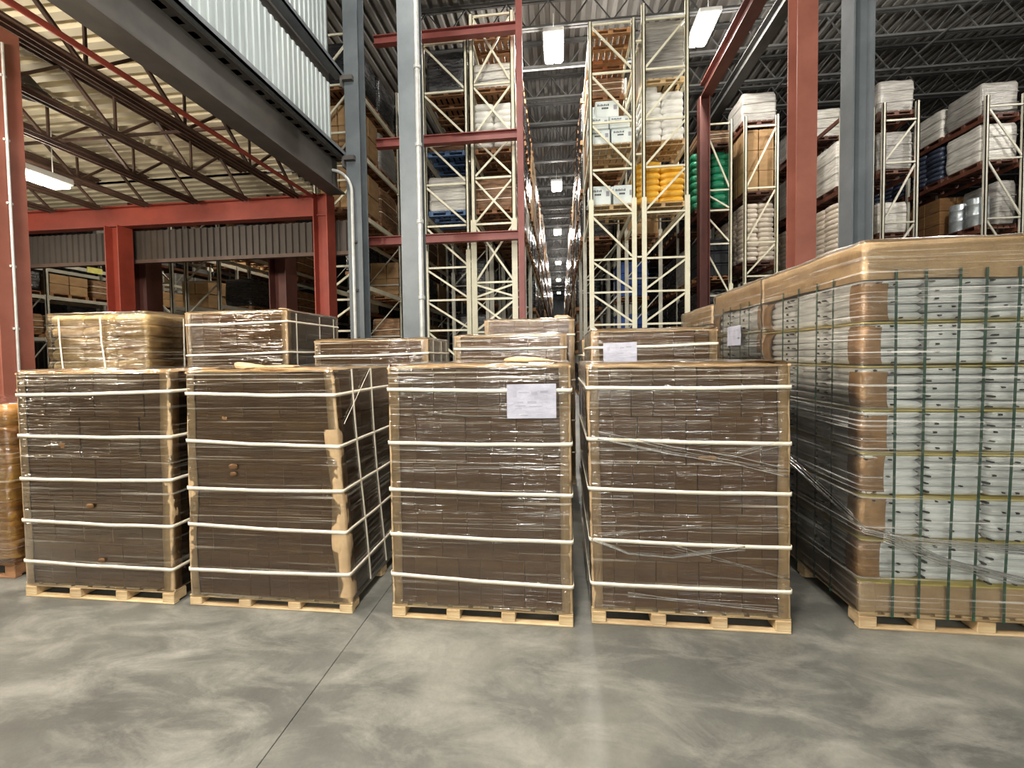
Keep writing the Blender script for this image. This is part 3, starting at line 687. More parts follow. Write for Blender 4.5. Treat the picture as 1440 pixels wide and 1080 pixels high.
# ---------------------------------------------------------------- silver pouch loads at right
def pouch_mesh(w_, d_, h, seed):
    k = ('pouch', round(w_, 3), round(d_, 3), round(h, 3), seed)
    if k in _mc: return _mc[k]
    b = MB(); rows = []; nu = 20; nv = 4
    for j in range(nv+1):
        v = -math.pi/2+math.pi*j/nv; c = abs(math.cos(v))**.35; row = []
        for i in range(nu):
            u = 2*math.pi*i/nu; p = Vector((w_/2*c*sgp(math.cos(u), .22), d_/2*c*sgp(math.sin(u), .22), h/2*sgp(math.sin(v), .8)))
            n = noise.noise_vector(p*9+Vector((seed*2.3, seed, seed*5)))
            row.append((p.x+n.x*.008*c, p.y+n.y*.012*c, p.z+n.z*.006+h/2))
        rows.append(row)
    b.grid(rows, True); b.cur = 1; rr = random.Random(seed)
    for (sx, sy) in ((-.42, -1), (.0, -1)):
        if sx == 0 and seed % 2: continue
        x = sx*w_+rr.uniform(-.03, .05); z = h*rr.uniform(.3, .6); q = rr.uniform(.005, .009)
        b.box(x-q, -d_/2-.004, z-q*.6, x+q, -d_/2+.03, z+q*.6)
    b.box(-w_/2-.004, -d_*.36, h*.35, -w_/2+.03, -d_*.36+.014, h*.6)
    _mc[k] = b.mesh('pouch', [M['foil'], M['black']], True); return _mc[k]

def pouch_load(label, X0, X1, Y0, d_, top, seed, front=True, pads='corner_pad', gy=(), gx=(), labels=(), extra=None, padw=(.12, .13)):
    w_ = X1-X0; t = thing('pallet_load', label, 'pallet load', ((X0+X1)/2, Y0+d_/2, 0)); hx = w_/2; hy = d_/2; ph = .1
    ln = lambda x, y, z: (x, y)
    pallet(t, w_, d_, ph, nblk=5, ndeck=10)
    b = MB(); b.cbox(-hx+.004, -hy+.004, ph, hx-.004, hy-.004, .265, .012); tr = b.build('bottom_tray', M['board'], t)
    b = MB()
    for sx in (-1, 1): b.cbox(sx*hx-.085 if sx > 0 else -hx-.002, -hy-.002, ph, hx+.002 if sx > 0 else -hx+.085, -hy+.03, .272, .006)
    b.build('tray_fold', M['board'], tr)
    z0 = .27; n = 7; dz = (top-.2-z0)/n; rr = random.Random(seed); ppl = 5 if front else 3
    nx, nyy = (4, 3) if front else (3, 3); cx = 2*(hx-.02)/nx; cy = 2*(hy-.02)/nyy; ph2 = (dz-.012)/ppl
    for k in range(n):
        for q in range(ppl):
            for i in range(nx):
                for j in range(nyy):
                    if not (i == 0 or (j == 0 and front)): continue
                    put('pouch', pouch_mesh(cx*1.01, cy*1.01, ph2*1.15, rr.randint(1, 8)), t, (-hx+.02+cx*(i+.5)+rr.uniform(-.006, .006), -hy+.02+cy*(j+.5)+rr.uniform(-.014, .006), z0+k*dz+.006+q*ph2), (rr.uniform(-.02, .02), rr.uniform(-.012, .012), rr.uniform(-.02, .02)))
        b = MB(); b.cbox(-hx+.006, -hy+.006, z0+k*dz-.004, hx-.006, hy-.006, z0+k*dz+.004, .002); b.build('layer_sheet', M['yellow'], t)
        # padded kraft corner pieces, one to each layer
        if pads:
            for (sx, sy) in ((-1, -1), (-1, 1), (1, -1), (1, 1)):
                lx, ly = padw; jit = rr.uniform(-.018, .014); rows = []
                m = 8
                for j in range(m+1):
                    f = j/m; z = z0+k*dz+.014+(dz-.028)*f; bul = .02*math.sin(math.pi*f)**.6 - (.014 if j in (0, m) else 0)
                    hx_, hy_ = hx-.012+bul+jit*.3, hy-.012+bul
                    pr = [(hx_-lx+jit, hy_-.012), (hx_-lx+.01+jit, hy_), (hx_-.05, hy_+.002), (hx_-.02, hy_-.004), (hx_-.004, hy_-.02), (hx_+.002, hy_-.05), (hx_, hy_-ly+.01), (hx_-.012, hy_-ly), (hx_-.03, hy_-ly+.02), (hx_-.05, hy_-.05), (hx_-lx+.02, hy_-.03)]
                    rows.append([(sx*x, sy*y, z) for x, y in pr])
                b = MB(); b.grid(rows, True, flip=(sx*sy < 0)); b.build('corner_pad', M['pad'], t, True)
    # card cap over the top with a deep, uneven skirt
    b = MB(); rows = []; base = loop_pts(hx+.002, hy+.002, .03, 20)
    for j, z in enumerate((top-.2, top-.13, top-.05, top-.012, top)):
        row = []
        for (x, y) in base:
            n2 = noise.noise(Vector((x*3+seed, y*3, z*2))); f = 1+.006*n2
            row.append((x*f, y*f, z+(.02*noise.noise(Vector((x*2.5+seed, y*2.5, 7))) if j == 0 else .008*n2)))
        rows.append(row)
    for f in (.95, .5, .02): rows.append([(x*f, y*f, top+.004+.012*noise.noise(Vector((x*f*4, y*f*4, seed)))) for x, y in base])
    b.grid(rows, True); b.build('top_cap', M['topsheet'], t, True)
    for (xa, xb) in gx: path_strap(t, [(xb-(X0+X1)/2, -hy-.012, .085), (xb-(X0+X1)/2, -hy-.012, .3), ((xa+xb)/2-(X0+X1)/2, -hy-.014, 1.1), (xa-(X0+X1)/2, -hy-.012, top-.16)], .013, (1, 0, 0), 'gstrap')
    for yv in gy: path_strap(t, [(-hx-.012, yv-(Y0+hy), .085), (-hx-.012, yv-(Y0+hy), .6), (-hx-.014, yv-(Y0+hy), 1.3), (-hx-.012, yv-(Y0+hy), top-.16)], .013, (0, 1, 0), 'gstrap')
    film_shell(t, hx+.02, hy+.02, .11, top+.006, ln, 'filmhazy', seed, 60, .008)
    for (p, ux, uz, nrm, lw, lh) in labels: sheet(t, p, ux, uz, nrm, lw, lh, seed)
    if extra: extra(t, hx, hy)
    return t
def ex5(t, hx, hy):
    f = -hy-.03; l = -hx-.03
    rope(t, [(l, hy*.6, .86), (l, 0, .80), (l, -hy+.05, .66), (-hx+.0, f, .60), (-hx+.25, f, .545), (0, f-.01, .52), (.35, f, .50), (hx, f, .47)], .006, 9, .05, 11)
    rope(t, [(-hx+.1, f, .56), (-hx+.4, f, .44), (.2, f-.01, .33), (hx, f, .24)], .006, 9, .04, 12)
    rope(t, [(-hx, f, 2.08), (-hx+.35, f, 2.03), (-hx+.5, f, 2.02)], .004, 2, .01, 13)
pouch_load('tall load of silver pouches with green straps at the right of the photo', 1.70, 3.02, 2.62, 1.2, 2.21, 31, True,
    gy=(3.47, 3.26, 3.04, 2.87), gx=((1.858, 1.865), (2.01, 2.0), (2.18, 2.15), (2.31, 2.28), (2.47, 2.43), (2.63, 2.59), (2.8, 2.76)), extra=ex5)
pouch_load('silver pouch load with a white label, second along the right-hand line', 1.80, 3.06, 4.03, 1.2, 2.25, 32, False, gy=(4.95, 4.75, 4.5, 4.3),
    labels=[((-.652, .16, 1.68), (0, -1, 0), (0, 0, 1), (-1, 0, 0), .34, .2)])
pouch_load('silver pouch load at the far end of the right-hand line', 1.80, 3.06, 5.32, 1.25, 2.17, 33, False, gy=(6.3, 6.1, 5.8, 5.6))

# ---------------------------------------------------------------- sack loads at left
def sack_load(label, X0, X1, Y0, d_, top, mat, nx, ny, nz, seed, film, palmat='wood', bands=(), rz=0, topfilm=False):
    w_ = X1-X0; t = thing('pallet_load', label, 'pallet load', ((X0+X1)/2, Y0+d_/2, 0), rz); hx, hy = w_/2, d_/2; ph = .12
    pallet(t, w_, d_, ph, palmat); rr = random.Random(seed); dz = (top-ph)/nz
    for k in range(nz):
        for i in range(nx):
            for j in range(ny):
                if 0 < i < nx-1 and 0 < j < ny-1: continue
                cw, cd = w_/nx, d_/ny
                put('sack', sack_mesh('sack', cw*1.04, cd*1.04, dz*1.16, M[mat], rr.randint(1, 6), 24, 7, .02, .3), t,
                    (-hx+cw*(i+.5)+rr.uniform(-.015, .015), -hy+cd*(j+.5)+rr.uniform(-.015, .015), ph+k*dz-dz*.04), (rr.uniform(-.02, .02), rr.uniform(-.02, .02), rr.uniform(-.04, .04)))
    ln = lambda x, y, z: (x*(1+.03*noise.noise(Vector((x*2, y*2, z*4+seed)))), y*(1+.03*noise.noise(Vector((x*2+5, y*2, z*4+seed)))))
    film_shell(t, hx+.03, hy+.03, ph, top+.02, ln, film, seed, 40, .014)
    for (a, b_, ax) in bands:
        if ax == 'f': path_strap(t, [(a, -hy-.05, top-.02), (a, -hy-.045, top-.3), ((a+b_)/2, -hy-.045, top-.7), (b_, -hy-.04, .3)], .016, (1, 0, 0))
        else: path_strap(t, [(hx+.05, a, top-.02), (hx+.045, a, top-.4), (hx+.04, b_, .3)], .016, (0, 1, 0))
    return t
sack_load('pale tan paper sack load under white film, left end of the second row', -5.7, -4.50, 4.2, 1.05, 2.12, 'paperbag', 3, 3, 16, 41, 'film', bands=((-.42, -.36, 'f'), (.1, .2, 'f'), (-.1, -.1, 's'), (.32, .32, 's')))
sack_load('glossy golden brown sack load cut by the left edge of the photo', -5.2, -4.04, 2.68, 1.0, 1.27, 'goldbag', 3, 3, 8, 42, 'film', 'oldwood')

# ---------------------------------------------------------------- racks
def rack(label, xl, xr, y0, nb, bay, h, levels, braces, mat='cream', beam='cream', diag='\\', post=.085, sleeve=0.0, skip=lambda bayi, lv: False):
    t = thing('pallet_rack', label, 'rack', (xl, y0, 0)); w_ = xr-xl
    def frame_mesh(with_br):
        b = MB()
        for x in (0, w_):
            b.box(x-post/2, -.04, 0, x-post/2+.02, .04, h); b.box(x+post/2-.02, -.04, 0, x+post/2, .04, h); b.box(x-post/2, -.04, 0, x+post/2, -.02, h)
            b.box(x-.06, -.07, 0, x+.06, .07, .012)
            if sleeve: b.box(x-post/2-.012, -.055, 0, x+post/2+.012, -.042, sleeve)
        if with_br:
            for i, z in enumerate(braces[1::2]):
                b.bar((0, 0, z), (w_, 0, z), .03, .04)
                b.bar((0, 0, z), (w_, 0, z+1.1), .025, .03)
        return b.mesh('upright_frame', M['greyrack' if with_br else mat])  # inner frames turned grey so they look less lit
    m0 = frame_mesh(False); m1 = frame_mesh(True)
    for k in range(nb+1):
        f = put('upright_frame', m0 if k == 0 else m1, t, (0, k*bay, 0))
        if k == 0:
            for i, z in enumerate(braces):
                b = MB(); b.bar((post/2, -.01, z), (w_-post/2, -.01, z), .035, .045); b.build('brace', M[mat], f)
                if i == 0: continue
                z0, z1 = braces[i-1]-.06, z+.06
                for dd_ in (diag if diag != 'X' else '\\/'):
                    xa, xb = (w_-post/2, post/2) if dd_ == '/' else (post/2, w_-post/2)
                    b = MB(); b.bar((xa, .012 if dd_ == '/' else -.012, z0), (xb, .012 if dd_ == '/' else -.012, z1), .03, .045); b.build('brace', M[mat], f)
    bm = MB(); bm.box(-.025, 0, -.11, .025, bay-.08, 0); bm.box(-.03, 0, -.14, .03, .04, .02); bm.box(-.03, bay-.12, -.14, .03, bay-.08, .02); bmm = bm.mesh('beam', M[beam])
    for k in range(nb):
        for lv in levels:
            if skip(k, lv): continue
            for x in (0, w_): put('beam', bmm, t, (x, k*bay+.04, lv))
    return t
PROTO = {}
def wrap_mesh(w_, d_, h, mat, seed, dome=.0, taper=0.0):
    k = ('wrap', w_, d_, h, mat, seed)
    if k in _mc: return _mc[k]
    b = MB(); rows = []; base = loop_pts(w_/2, d_/2, .07, 7, 3); nz = 10
    for j in range(nz+1):
        f = j/nz; row = []
        for (x, y) in base:
            n = noise.noise(Vector((x*3+seed*4, y*3, f*h*5))); s = 1+.045*n-taper*f-(.05 if j in (0, nz) else 0)
            row.append((x*s, y*s, f*h+.02*noise.noise(Vector((x*4, y*4, seed+f)))*(0 if j == 0 else 1)))
        rows.append(row)
    for f in (.75, .4, .03): rows.append([(x*f, y*f, h+dome*(1-f)+.03*noise.noise(Vector((x*f*4+seed, y*f*4, 2)))) for x, y in base])
    b.grid(rows, True); _mc[k] = b.mesh('wrapped_goods', M[mat], True); return _mc[k]
def rack_load(kind, x, y, z, label, var=0, h=1.15, w_=1.0, d_=1.15, pal='oldwood', group=None):
    """a palletised load standing in a rack; the first of its kind is built, later ones are copied with their parts"""
    key = (kind, var, h, w_, d_, pal)
    if key in PROTO:
        o = copy_tree(PROTO[key]); o.location = (x, y, z); o['label'] = label
        if group: o['group'] = group
        elif 'group' in o.keys(): del o['group']
        return o
    t = thing({'kraft': 'carton_load', 'carton': 'carton_load', 'bigcarton': 'carton_load', 'bin': 'crate_load', 'drum': 'drum_load'}.get(kind, 'sack_load' if 'sack' in kind else 'wrapped_load'), label, 'pallet load', (x, y, z), 0, group); PROTO[key] = t
    flat_pallet(t, w_, d_, .13, pal); rr = random.Random(var*7+3)
    if kind == 'empty': t.name = 'wooden_pallet'; t['category'] = 'pallet'
    if kind in ('blackwrap', 'whitewrap', 'greywrap', 'brownwrap'):
        put('wrapped_goods', wrap_mesh(w_*.98, d_*.98, h-.13, kind, var, .05 if kind != 'greywrap' else 0), t, (0, 0, .13))
        if kind in ('whitewrap', 'greywrap', 'brownwrap'):
            for s in range(2):
                b = MB(); zz = .13+(h-.13)*(.3+.35*s); P = [(p[0], p[1], zz+.01*math.sin(p[0]*5)) for p in loop_pts(w_*.5+.012, d_*.5+.012, .07, 4, 2)]
                b.grid([[(p[0], p[1], p[2]-.01) for p in P], [(p[0], p[1], p[2]+.01) for p in P]], True); b.build('band', M['strap' if kind == 'brownwrap' else 'greywrap'], t)
    elif kind in ('kraft', 'carton'):
        nz = 2 if h < 1.3 else 3; dz = (h-.13)/nz
        for k in range(nz):
            for i in range(2):
                for j in range(2):
                    cw, cd = w_/2, d_/2
                    put('carton', cbm('carton', cw-.02, cd-.02, dz-.008, M[kind], .01), t, (-w_/2+cw*(i+.5)+rr.uniform(-.01, .01), -d_/2+cd*(j+.5), .13+k*dz), (0, 0, rr.uniform(-.02, .02)))
    elif kind == 'bigcarton':
        put('carton', cbm('carton', w_, d_, h-.13, M['carton'], .012), t, (0, 0, .13))
        for s in (-1, 1):
            b = MB(); b.box(s*.14-.11, -d_/2-.003, h-.32, s*.14+.11, -d_/2, h-.17); b.build('print_block', M['paper'], t)
        b = MB(); b.box(-.03, -d_/2-.002, .13, .03, -d_/2+.0, h); b.build('tape', M['kraft'], t)
    elif kind in ('creamsack', 'navysack', 'whitesack', 'greensack', 'yellowsack'):
        n = max(3, int((h-.13)/.14)); dz = (h-.13)/n
        for k in range(n):
            for i in range(2):
                for j in range(2):
                    cw, cd = w_/2, d_/2
                    put('sack', sack_mesh('sack', cw*1.05, cd*1.05, dz*1.2, M[kind], rr.randint(1, 3), 16, 5, .02, .34), t, (-w_/2+cw*(i+.5)+rr.uniform(-.02, .02), -d_/2+cd*(j+.5)+rr.uniform(-.02, .02), .13+k*dz-dz*.05))
    elif kind == 'bin':
        n = max(1, int((h-.13)/.38))
        for k in range(n):
            b = MB(); z0 = .13+k*.38; b.cbox(-w_/2+.03, -d_/2+.03, 0, w_/2-.03, d_/2-.03, .36, .02)
            for s in range(5): b.box(-w_/2+.08+s*(w_-.16)/4-.012, -d_/2+.015, .02, -w_/2+.08+s*(w_-.16)/4+.012, -d_/2+.03, .34)
            b.box(-w_/2, -d_/2, .31, w_/2, d_/2, .36); b.build('crate', M['bluebin' if var < 5 else 'blackbin'], t, loc=(0, 0, z0))
    elif kind == 'drum':
        for i in range(2 if w_ > .6 else 1):
            for j in range(2):
                b = MB(); r = .26 if w_ > .6 else .24; b.lathe([(r*.97, 0), (r, .02), (r, h*.33), (r*1.03, h*.34), (r, h*.36), (r, h*.66), (r*1.03, h*.67), (r, h*.69), (r, h-.16), (r*.96, h-.13), (r*.9, h-.15)], 20, (i-.5)*.53 if w_ > .6 else 0, (j-.5)*.55)
                b.build('drum', M['drum'], t, True, loc=(0, 0, .13))
    return t
def lvl(n): return ['floor', 'first', 'second', 'third', 'fourth', 'fifth', 'sixth', 'seventh'][n]
LV = (1.7, 3.4, 5.1, 6.55, 8.0, 9.25)
tun = lambda k, lv: k < 3 and lv < 5
brL = [9.15, 8.0, 6.9, 5.8, 4.8, 3.79, 3.0, 2.26, 1.3, .4]
rack('cream rack end frame left of its pair, left of the centre aisle', -3.25, -2.19, 10.3, 5, 2.7, 9.22, LV[:5], brL, diag='\\', sleeve=4.2, skip=tun)
rack('tall cream rack with crossed braces on the left side of the centre aisle', -2.05, -1.06, 10.3, 6, 2.7, 9.75, LV, [9.7, 8.1, 6.9, 5.9, 4.8, 3.4, 3.0, 2.2, 1.3, .4], diag='X', post=.11, sleeve=4.9, skip=tun)
brR = [9.38, 8.25, 7.1, 6.0, 4.95, 3.88, 3.1, 2.33, 1.4, .4]
rack('tall cream rack on the right side of the centre aisle', .77, 1.77, 10.5, 6, 2.7, 9.45, LV, brR, diag='\\', sleeve=5.3, skip=tun)
rack('tall cream rack holding the yellow sacks, right of its twin', 2.0, 2.98, 10.5, 5, 2.7, 9.75, LV, brR, diag='/', sleeve=5.3, skip=tun)
for (xa, na) in ((-2.12, 'left'), (1.885, 'right')):
    b = MB()
    for z in (3.9, 6.3, 8.9): b.box(xa-.09, 10.3+(.2 if xa > 0 else 0)-.02, z, xa+.09, 10.34+(.2 if xa > 0 else 0), z+.04)
    tag(b.build('rack_tie', M['cream']), 'short spacer bars tying the %s pair of tall racks together' % na, 'bar')
rack('cream rack between the two left grey columns', -5.75, -4.72, 9.7, 5, 2.7, 9.4, LV[:5], brL, diag='/')
rack('grey rack posts behind the brown hanging panel, right of its pair', -11.4, -10.3, 12.0, 3, 2.7, 6.4, (1.7, 3.3, 5.05), [6.2, 5.1, 4.0, 3.0, 2.2, 1.2, .3], mat='greyrack', beam='greyrack', diag='/')
rack('grey rack posts behind the brown hanging panel, left of its pair', -13.0, -11.9, 12.0, 3, 2.7, 6.4, (1.7, 3.3, 5.05), [6.2, 5.1, 4.0, 3.0, 2.2, 1.2, .3], mat='greyrack', beam='greyrack', diag='\\')
rack('grey rack seen past the large red column at far left', -17.5, -16.35, 9.4, 4, 2.6, 5.6, (2.4, 3.75, 4.85), [5.3, 4.4, 3.6, 2.8, 2.0, 1.2, .3], mat='greyrack', beam='greyrack', diag='/')
br2 = [8.45, 6.5, 5.9, 4.9, 3.35, 2.2, 1.2, .3]
rack('cream rack in front of the green sacks', 4.30, 5.12, 13.6, 3, 2.7, 8.55, (2.2, 3.85, 5.95, 7.85), br2, beam='rustbeam', sleeve=3.7)
rack('cream rack holding kraft cartons above cream sacks', 5.53, 6.42, 13.6, 4, 2.7, 8.6, (2.2, 4.25, 6.35, 8.42), [8.3, 6.5, 4.9, 3.9, 2.8, 1.6, .4], beam='rustbeam', diag='/', sleeve=3.7)
rack('grey-cream rack left of its pair behind the right grey column', 8.17, 9.0, 13.6, 4, 2.7, 8.6, (2.2, 4.25, 6.35, 8.42), [8.4, 7.0, 5.4, 4.2, 3.0, 1.8, .5], mat='greyrack', beam='rustbeam', diag='\\')
rack('grey-cream rack under the grey film-wrapped top load, right of the right grey column', 9.29, 10.17, 13.6, 3, 2.7, 8.7, (3.0, 4.96, 6.76, 8.42), [8.2, 7.0, 5.3, 4.0, 2.8, 1.6, .5], mat='greyrack', beam='rustbeam', diag='/')
rack('grey-cream rack at the right edge of the photo', 11.93, 12.86, 13.6, 5, 2.7, 8.7, (3.2, 5.05, 6.85, 8.15), [8.4, 6.95, 5.3, 3.8, 2.6, 1.4, .4], mat='greyrack', beam='rustbeam', diag='\\')

# ---- first loads of each rack, one by one
def ypos(y0, i, bay=2.7): return y0+.72+(i//2)*bay+(i % 2)*1.28
# left tall racks
rack_load('blackwrap', -2.72, ypos(10.3, 0), 8.0, 'dark plastic-wrapped load on the upper left shelf, behind the second grey column', 1, 1.05)
rack_load('brownwrap', -2.72, ypos(10.3, 0), 6.55, 'low brown bundle on a blue pallet above the white dome load', 2, .55, pal='bluepal')
rack_load('whitewrap', -2.72, ypos(10.3, 0), 5.1, 'rounded white wrapped load on a blue pallet at the left tall rack', 3, .95, pal='bluepal')
rack_load('empty', -1.56, ypos(10.3, 0), 9.25, 'bare pallet on the top shelf of the left tall rack, seen from below')
rack_load('whitewrap', -1.56, ypos(10.3, 0), 8.0, 'crumpled white film load under the slatted top pallet of the left tall rack', 5, .7)
rack_load('whitesack', -1.56, ypos(10.3, 0), 6.55, 'stack of white bales behind the middle red cross beam', 1, 1.2)
rack_load('brownwrap', -1.56, ypos(10.3, 0), 5.1, 'brown brushwood-like bundle load just above the lowest red cross beam', 6, .85)
# right tall racks: white boxes, white sacks and yellow sacks lie loose on their pallets
def plain_pallet(x, y, z, label, mat='wood', w_=1.05, d_=1.15):
    t = thing('wooden_pallet', label, 'pallet', (x, y, z)); pallet(t, w_, d_, .13, mat, 3, 7); return t
def white_box(x, y, z, label, w_=.5, d_=.38, h=.36, rz=0, text=True):
    t = thing('white_box', label, 'box', (x, y, z), rz, 'printed white boxes in the right tall rack')
    put('body', cbm('body', w_, d_, h, M['whitebox'], .02), t)
    if text:
        b = MB(); yb = -d_/2
        for k, (sx, wd) in enumerate(((-.36, .055), (-.29, .045), (-.23, .05), (-.17, .05), (-.10, .05), (-.03, .045), (.03, .05))): b.box(sx*w_/.9, yb-.003, h*.68, (sx+wd*.8)*w_/.9, yb, h*.80-.01*(k % 2))
        for k in range(4): b.box((-.2+k*.065)*w_/.9, yb-.003, h*.5, (-.2+k*.065+.055)*w_/.9, yb, h*.6)
        b.build('lettering', M['black'], t)
        b = MB(); b.box(w_*.28, yb-.002, h*.45, w_*.42, yb, h*.72); b.build('emblem', M['ink'], t)
    b = MB(); b.box(-w_/2+.02, -.03, h, w_/2-.02, .03, h+.002); b.build('tape', M['paper'], t)
    return t
yA = 11.2
plain_pallet(1.27, yA, 6.55, 'wooden pallet under the upper pile of printed white boxes')
pl = plain_pallet(1.27, yA, 5.1, 'wooden pallet under the pair of printed white boxes, beside the yellow sacks')
zz = 6.68
white_box(.99, yA-.36, zz, 'lower left printed white box in the upper pile of white boxes'); white_box(1.53, yA-.36, zz, 'lower right printed white box in the upper pile of white boxes')
white_box(.99, yA+.06, zz, 'white box behind the lower left one in the upper pile', text=False); white_box(1.53, yA+.06, zz, 'white box behind the lower right one in the upper pile', text=False)
white_box(.97, yA-.36, zz+.37, 'left printed white box in the middle layer of the upper pile', h=.28); white_box(1.47, yA-.36, zz+.37, 'right printed white box in the middle layer of the upper pile', w_=.46, h=.28)
white_box(.99, yA+.06, zz+.37, 'white box at the back of the middle layer, left', text=False); white_box(1.53, yA+.06, zz+.37, 'white box at the back of the middle layer, right', text=False)
white_box(1.18, yA-.30, zz+.66, 'topmost printed white box of the upper pile', w_=.56, h=.4)
white_box(1.0, yA+.10, zz+.74, 'small white box peeping out behind the topmost one', w_=.4, h=.42, text=False)
zz = 5.23
white_box(.99, yA-.36, zz, 'left printed white box of the lower pair beside the yellow sacks', w_=.54, h=.46); white_box(1.56, yA-.36, zz, 'right printed white box of the lower pair beside the yellow sacks', w_=.48, h=.46)
white_box(1.05, yA+.06, zz, 'white box behind the left one of the lower pair', h=.6, text=False); white_box(1.56, yA+.06, zz, 'white box behind the right one of the lower pair', h=.6, text=False)
def loose_sacks(name, mat, cx, y, z, nz, label, group, sw=.56, sd=.42, sh=.15, nx=2, ny=2):
    rr = random.Random(nz*3)
    words = ['lowest', 'second', 'third', 'fourth', 'fifth', 'sixth', 'seventh', 'eighth', 'ninth', 'tenth', 'eleventh']
    for k in range(nz):
        for i in range(nx):
            for j in range(ny):
                o = put(name, sack_mesh(name, sw, sd, sh*1.22, M[mat], rr.randint(1, 5), 22, 6, .022, .4), None,
                        (cx+(i-(nx-1)/2)*sw*.94+rr.uniform(-.025, .025), y+(j-(ny-1)/2)*sd*.96+rr.uniform(-.02, .02), z+k*sh), (0, 0, rr.uniform(-.07, .07)))
                tag(o, label % (words[k] + ' layer', ('left' if i == 0 else 'right') if nx == 2 else 'middle', 'front' if j == 0 else 'back'), 'sack', group)
plain_pallet(2.48, yA, 6.55, 'wooden pallet under the bulging white sacks')
plain_pallet(2.48, yA, 5.1, 'wooden pallet under the yellow sacks')
loose_sacks('white_sack', 'whitesack', 2.48, yA, 6.68, 7, 'bulging white sack, %s, %s %s, of the white sack pile', 'white sacks in the right tall rack', .54, .5, .165)
o = put('white_sack', sack_mesh('white_sack', .44, .4, .46, M['whitesack'], 4, 22, 7, .03, .7), None, (2.2, yA-.2, 6.68+7*.165)); tag(o, 'upright white sack alone on top of the white sack pile', 'sack', 'white sacks in the right tall rack')
loose_sacks('yellow_sack', 'yellowsack', 2.44, yA, 5.23, 6, 'yellow sack, %s, %s %s, of the yellow pile', 'yellow sacks in the right tall rack', .6, .5, .145)
o = put('yellow_sack', sack_mesh('yellow_sack', .6, .5, .16, M['yellowsack'], 2, 22, 6, .03, .4), None, (2.18, yA-.22, 5.23+6*.145), (0, 0, .1)); tag(o, 'crooked yellow sack on the top left of the yellow pile', 'sack', 'yellow sacks in the right tall rack')
rack_load('bigcarton', 1.27, ypos(10.5, 1)+.1, 6.55, 'big brown carton with pale print behind the white box pile', 1, 1.75)
rack_load('empty', 1.27, ypos(10.5, 0), 9.25, 'bare pallet on the top shelf of the right tall rack, seen from below')
rack_load('empty', 1.27, ypos(10.5, 1), 9.25, 'second bare pallet on the top shelf of the right tall rack')
rack_load('brownwrap', 1.27, ypos(10.5, 1), 8.45, 'brown load below the slatted top pallet of the right tall rack', 5, .6)
rack_load('greywrap', 2.48, ypos(10.5, 0), 8.0, 'film-wrapped silvery load on the top shelf beside the glaring lamp', 6, 1.45, pal='wood')
for k, (z, n) in enumerate(((1.7, 'lower'), (3.4, 'upper'))):
    rack_load('bin', 2.42, 15.1, z, '%s stack of blue plastic crates deep inside the right tall rack' % n, 1, 1.4)
for i in range(1, 6):
    for z, n in ((2.2, 'lower'), (3.85, 'middle'), (5.95, 'upper')):
        if z > 5 and i < 2: continue
        k = 'whitewrap' if (i, n) == (1, 'middle') else 'blackwrap'
        rack_load(k, 4.71, ypos(13.6, i), z, '%s load behind the green sacks, %s pallet in, %s shelf' % ({'whitewrap': 'white wrapped', 'blackwrap': 'black wrapped'}[k], _ord[i], n), 1+i % 5, 1.3, .95)
rack_load('bin', 1.35, 14.0, 0, 'stack of dark plastic crates on the floor inside the right tall rack', 6, 1.6)
# green sacks
plain_pallet(4.72, 14.5, 5.95, 'pallet under the glossy green sacks', 'redwood')
loose_sacks('green_sack', 'greensack', 4.72, 14.5, 6.08, 8, 'glossy green sack, %s, %s %s, of the green pile', 'green sacks behind the distant red column', .62, .5, .215)
rack_load('bin', 4.72, ypos(13.6, 0), 3.85, 'black plastic bins on the shelf below the green sacks', 7, 1.35)
rack_load('brownwrap', 4.72, ypos(13.6, 0), 7.85, 'dark load on the top shelf above the green sacks', 7, .5, pal='redwood')
rack_load('blackwrap', 4.72, ypos(13.6, 0), 2.2, 'black wrapped load two shelves below the green sacks', 4, 1.3)
rack_load('greywrap', 5.98, ypos(13.6, 0), 8.42, 'grey film-wrapped block standing on top of the kraft carton rack', 8, .95, pal='redwood')
rack_load('kraft', 5.98, ypos(13.6, 0), 6.35, 'tall stack of kraft cartons above the cream sacks', 1, 1.95, .86, 1.1, 'redwood')
rack_load('kraft', 5.98, ypos(13.6, 1), 6.35, 'second stack of kraft cartons, behind the first', 2, 1.9, .86, 1.1, 'redwood')
rack_load('creamsack', 5.98, ypos(13.6, 0), 4.25, 'neat stack of cream sacks below the kraft cartons', 1, 1.85, .9, 1.15, 'redwood')
rack_load('creamsack', 5.98, ypos(13.6, 1), 4.25, 'second cream sack stack, behind the one below the kraft cartons', 2, 1.7, .9, 1.15, 'redwood')
rack_load('blackwrap', 5.98, ypos(13.6, 0), 2.2, 'black wrapped load under the cream sacks', 5, 1.4)
# racks at right
for i in range(6):
    nm = ['nearest', 'second', 'third', 'fourth', 'fifth', 'sixth'][i]
    y = ypos(13.6, i)
    if i: rack_load('whitewrap' if i % 2 else 'greywrap', 8.58, y, 8.42, '%s pale wrapped load on the top shelf between the red and grey columns' % nm, i, 1.0, .9, 1.15, 'redwood')
    rack_load('whitewrap', 8.58, y, 6.35, '%s white wrapped load on the second shelf between the red and grey columns' % nm, i, 1.45, .9, 1.15, 'redwood')
    rack_load('creamsack', 8.58, y, 4.25, '%s cream sack stack on the shelf between the red and grey columns' % nm, i % 3, 1.75, .9, 1.15, 'redwood')
rack_load('greywrap', 9.73, ypos(13.6, 0), 8.42, 'grey film-wrapped block on the top shelf right of the right grey column', 9, 1.0, .95, 1.15, 'redwood')
rack_load('greywrap', 9.73, ypos(13.6, 0), 6.76, 'crinkled silvery load on the second shelf right of the right grey column', 3, 1.2, .95, 1.15, 'redwood')
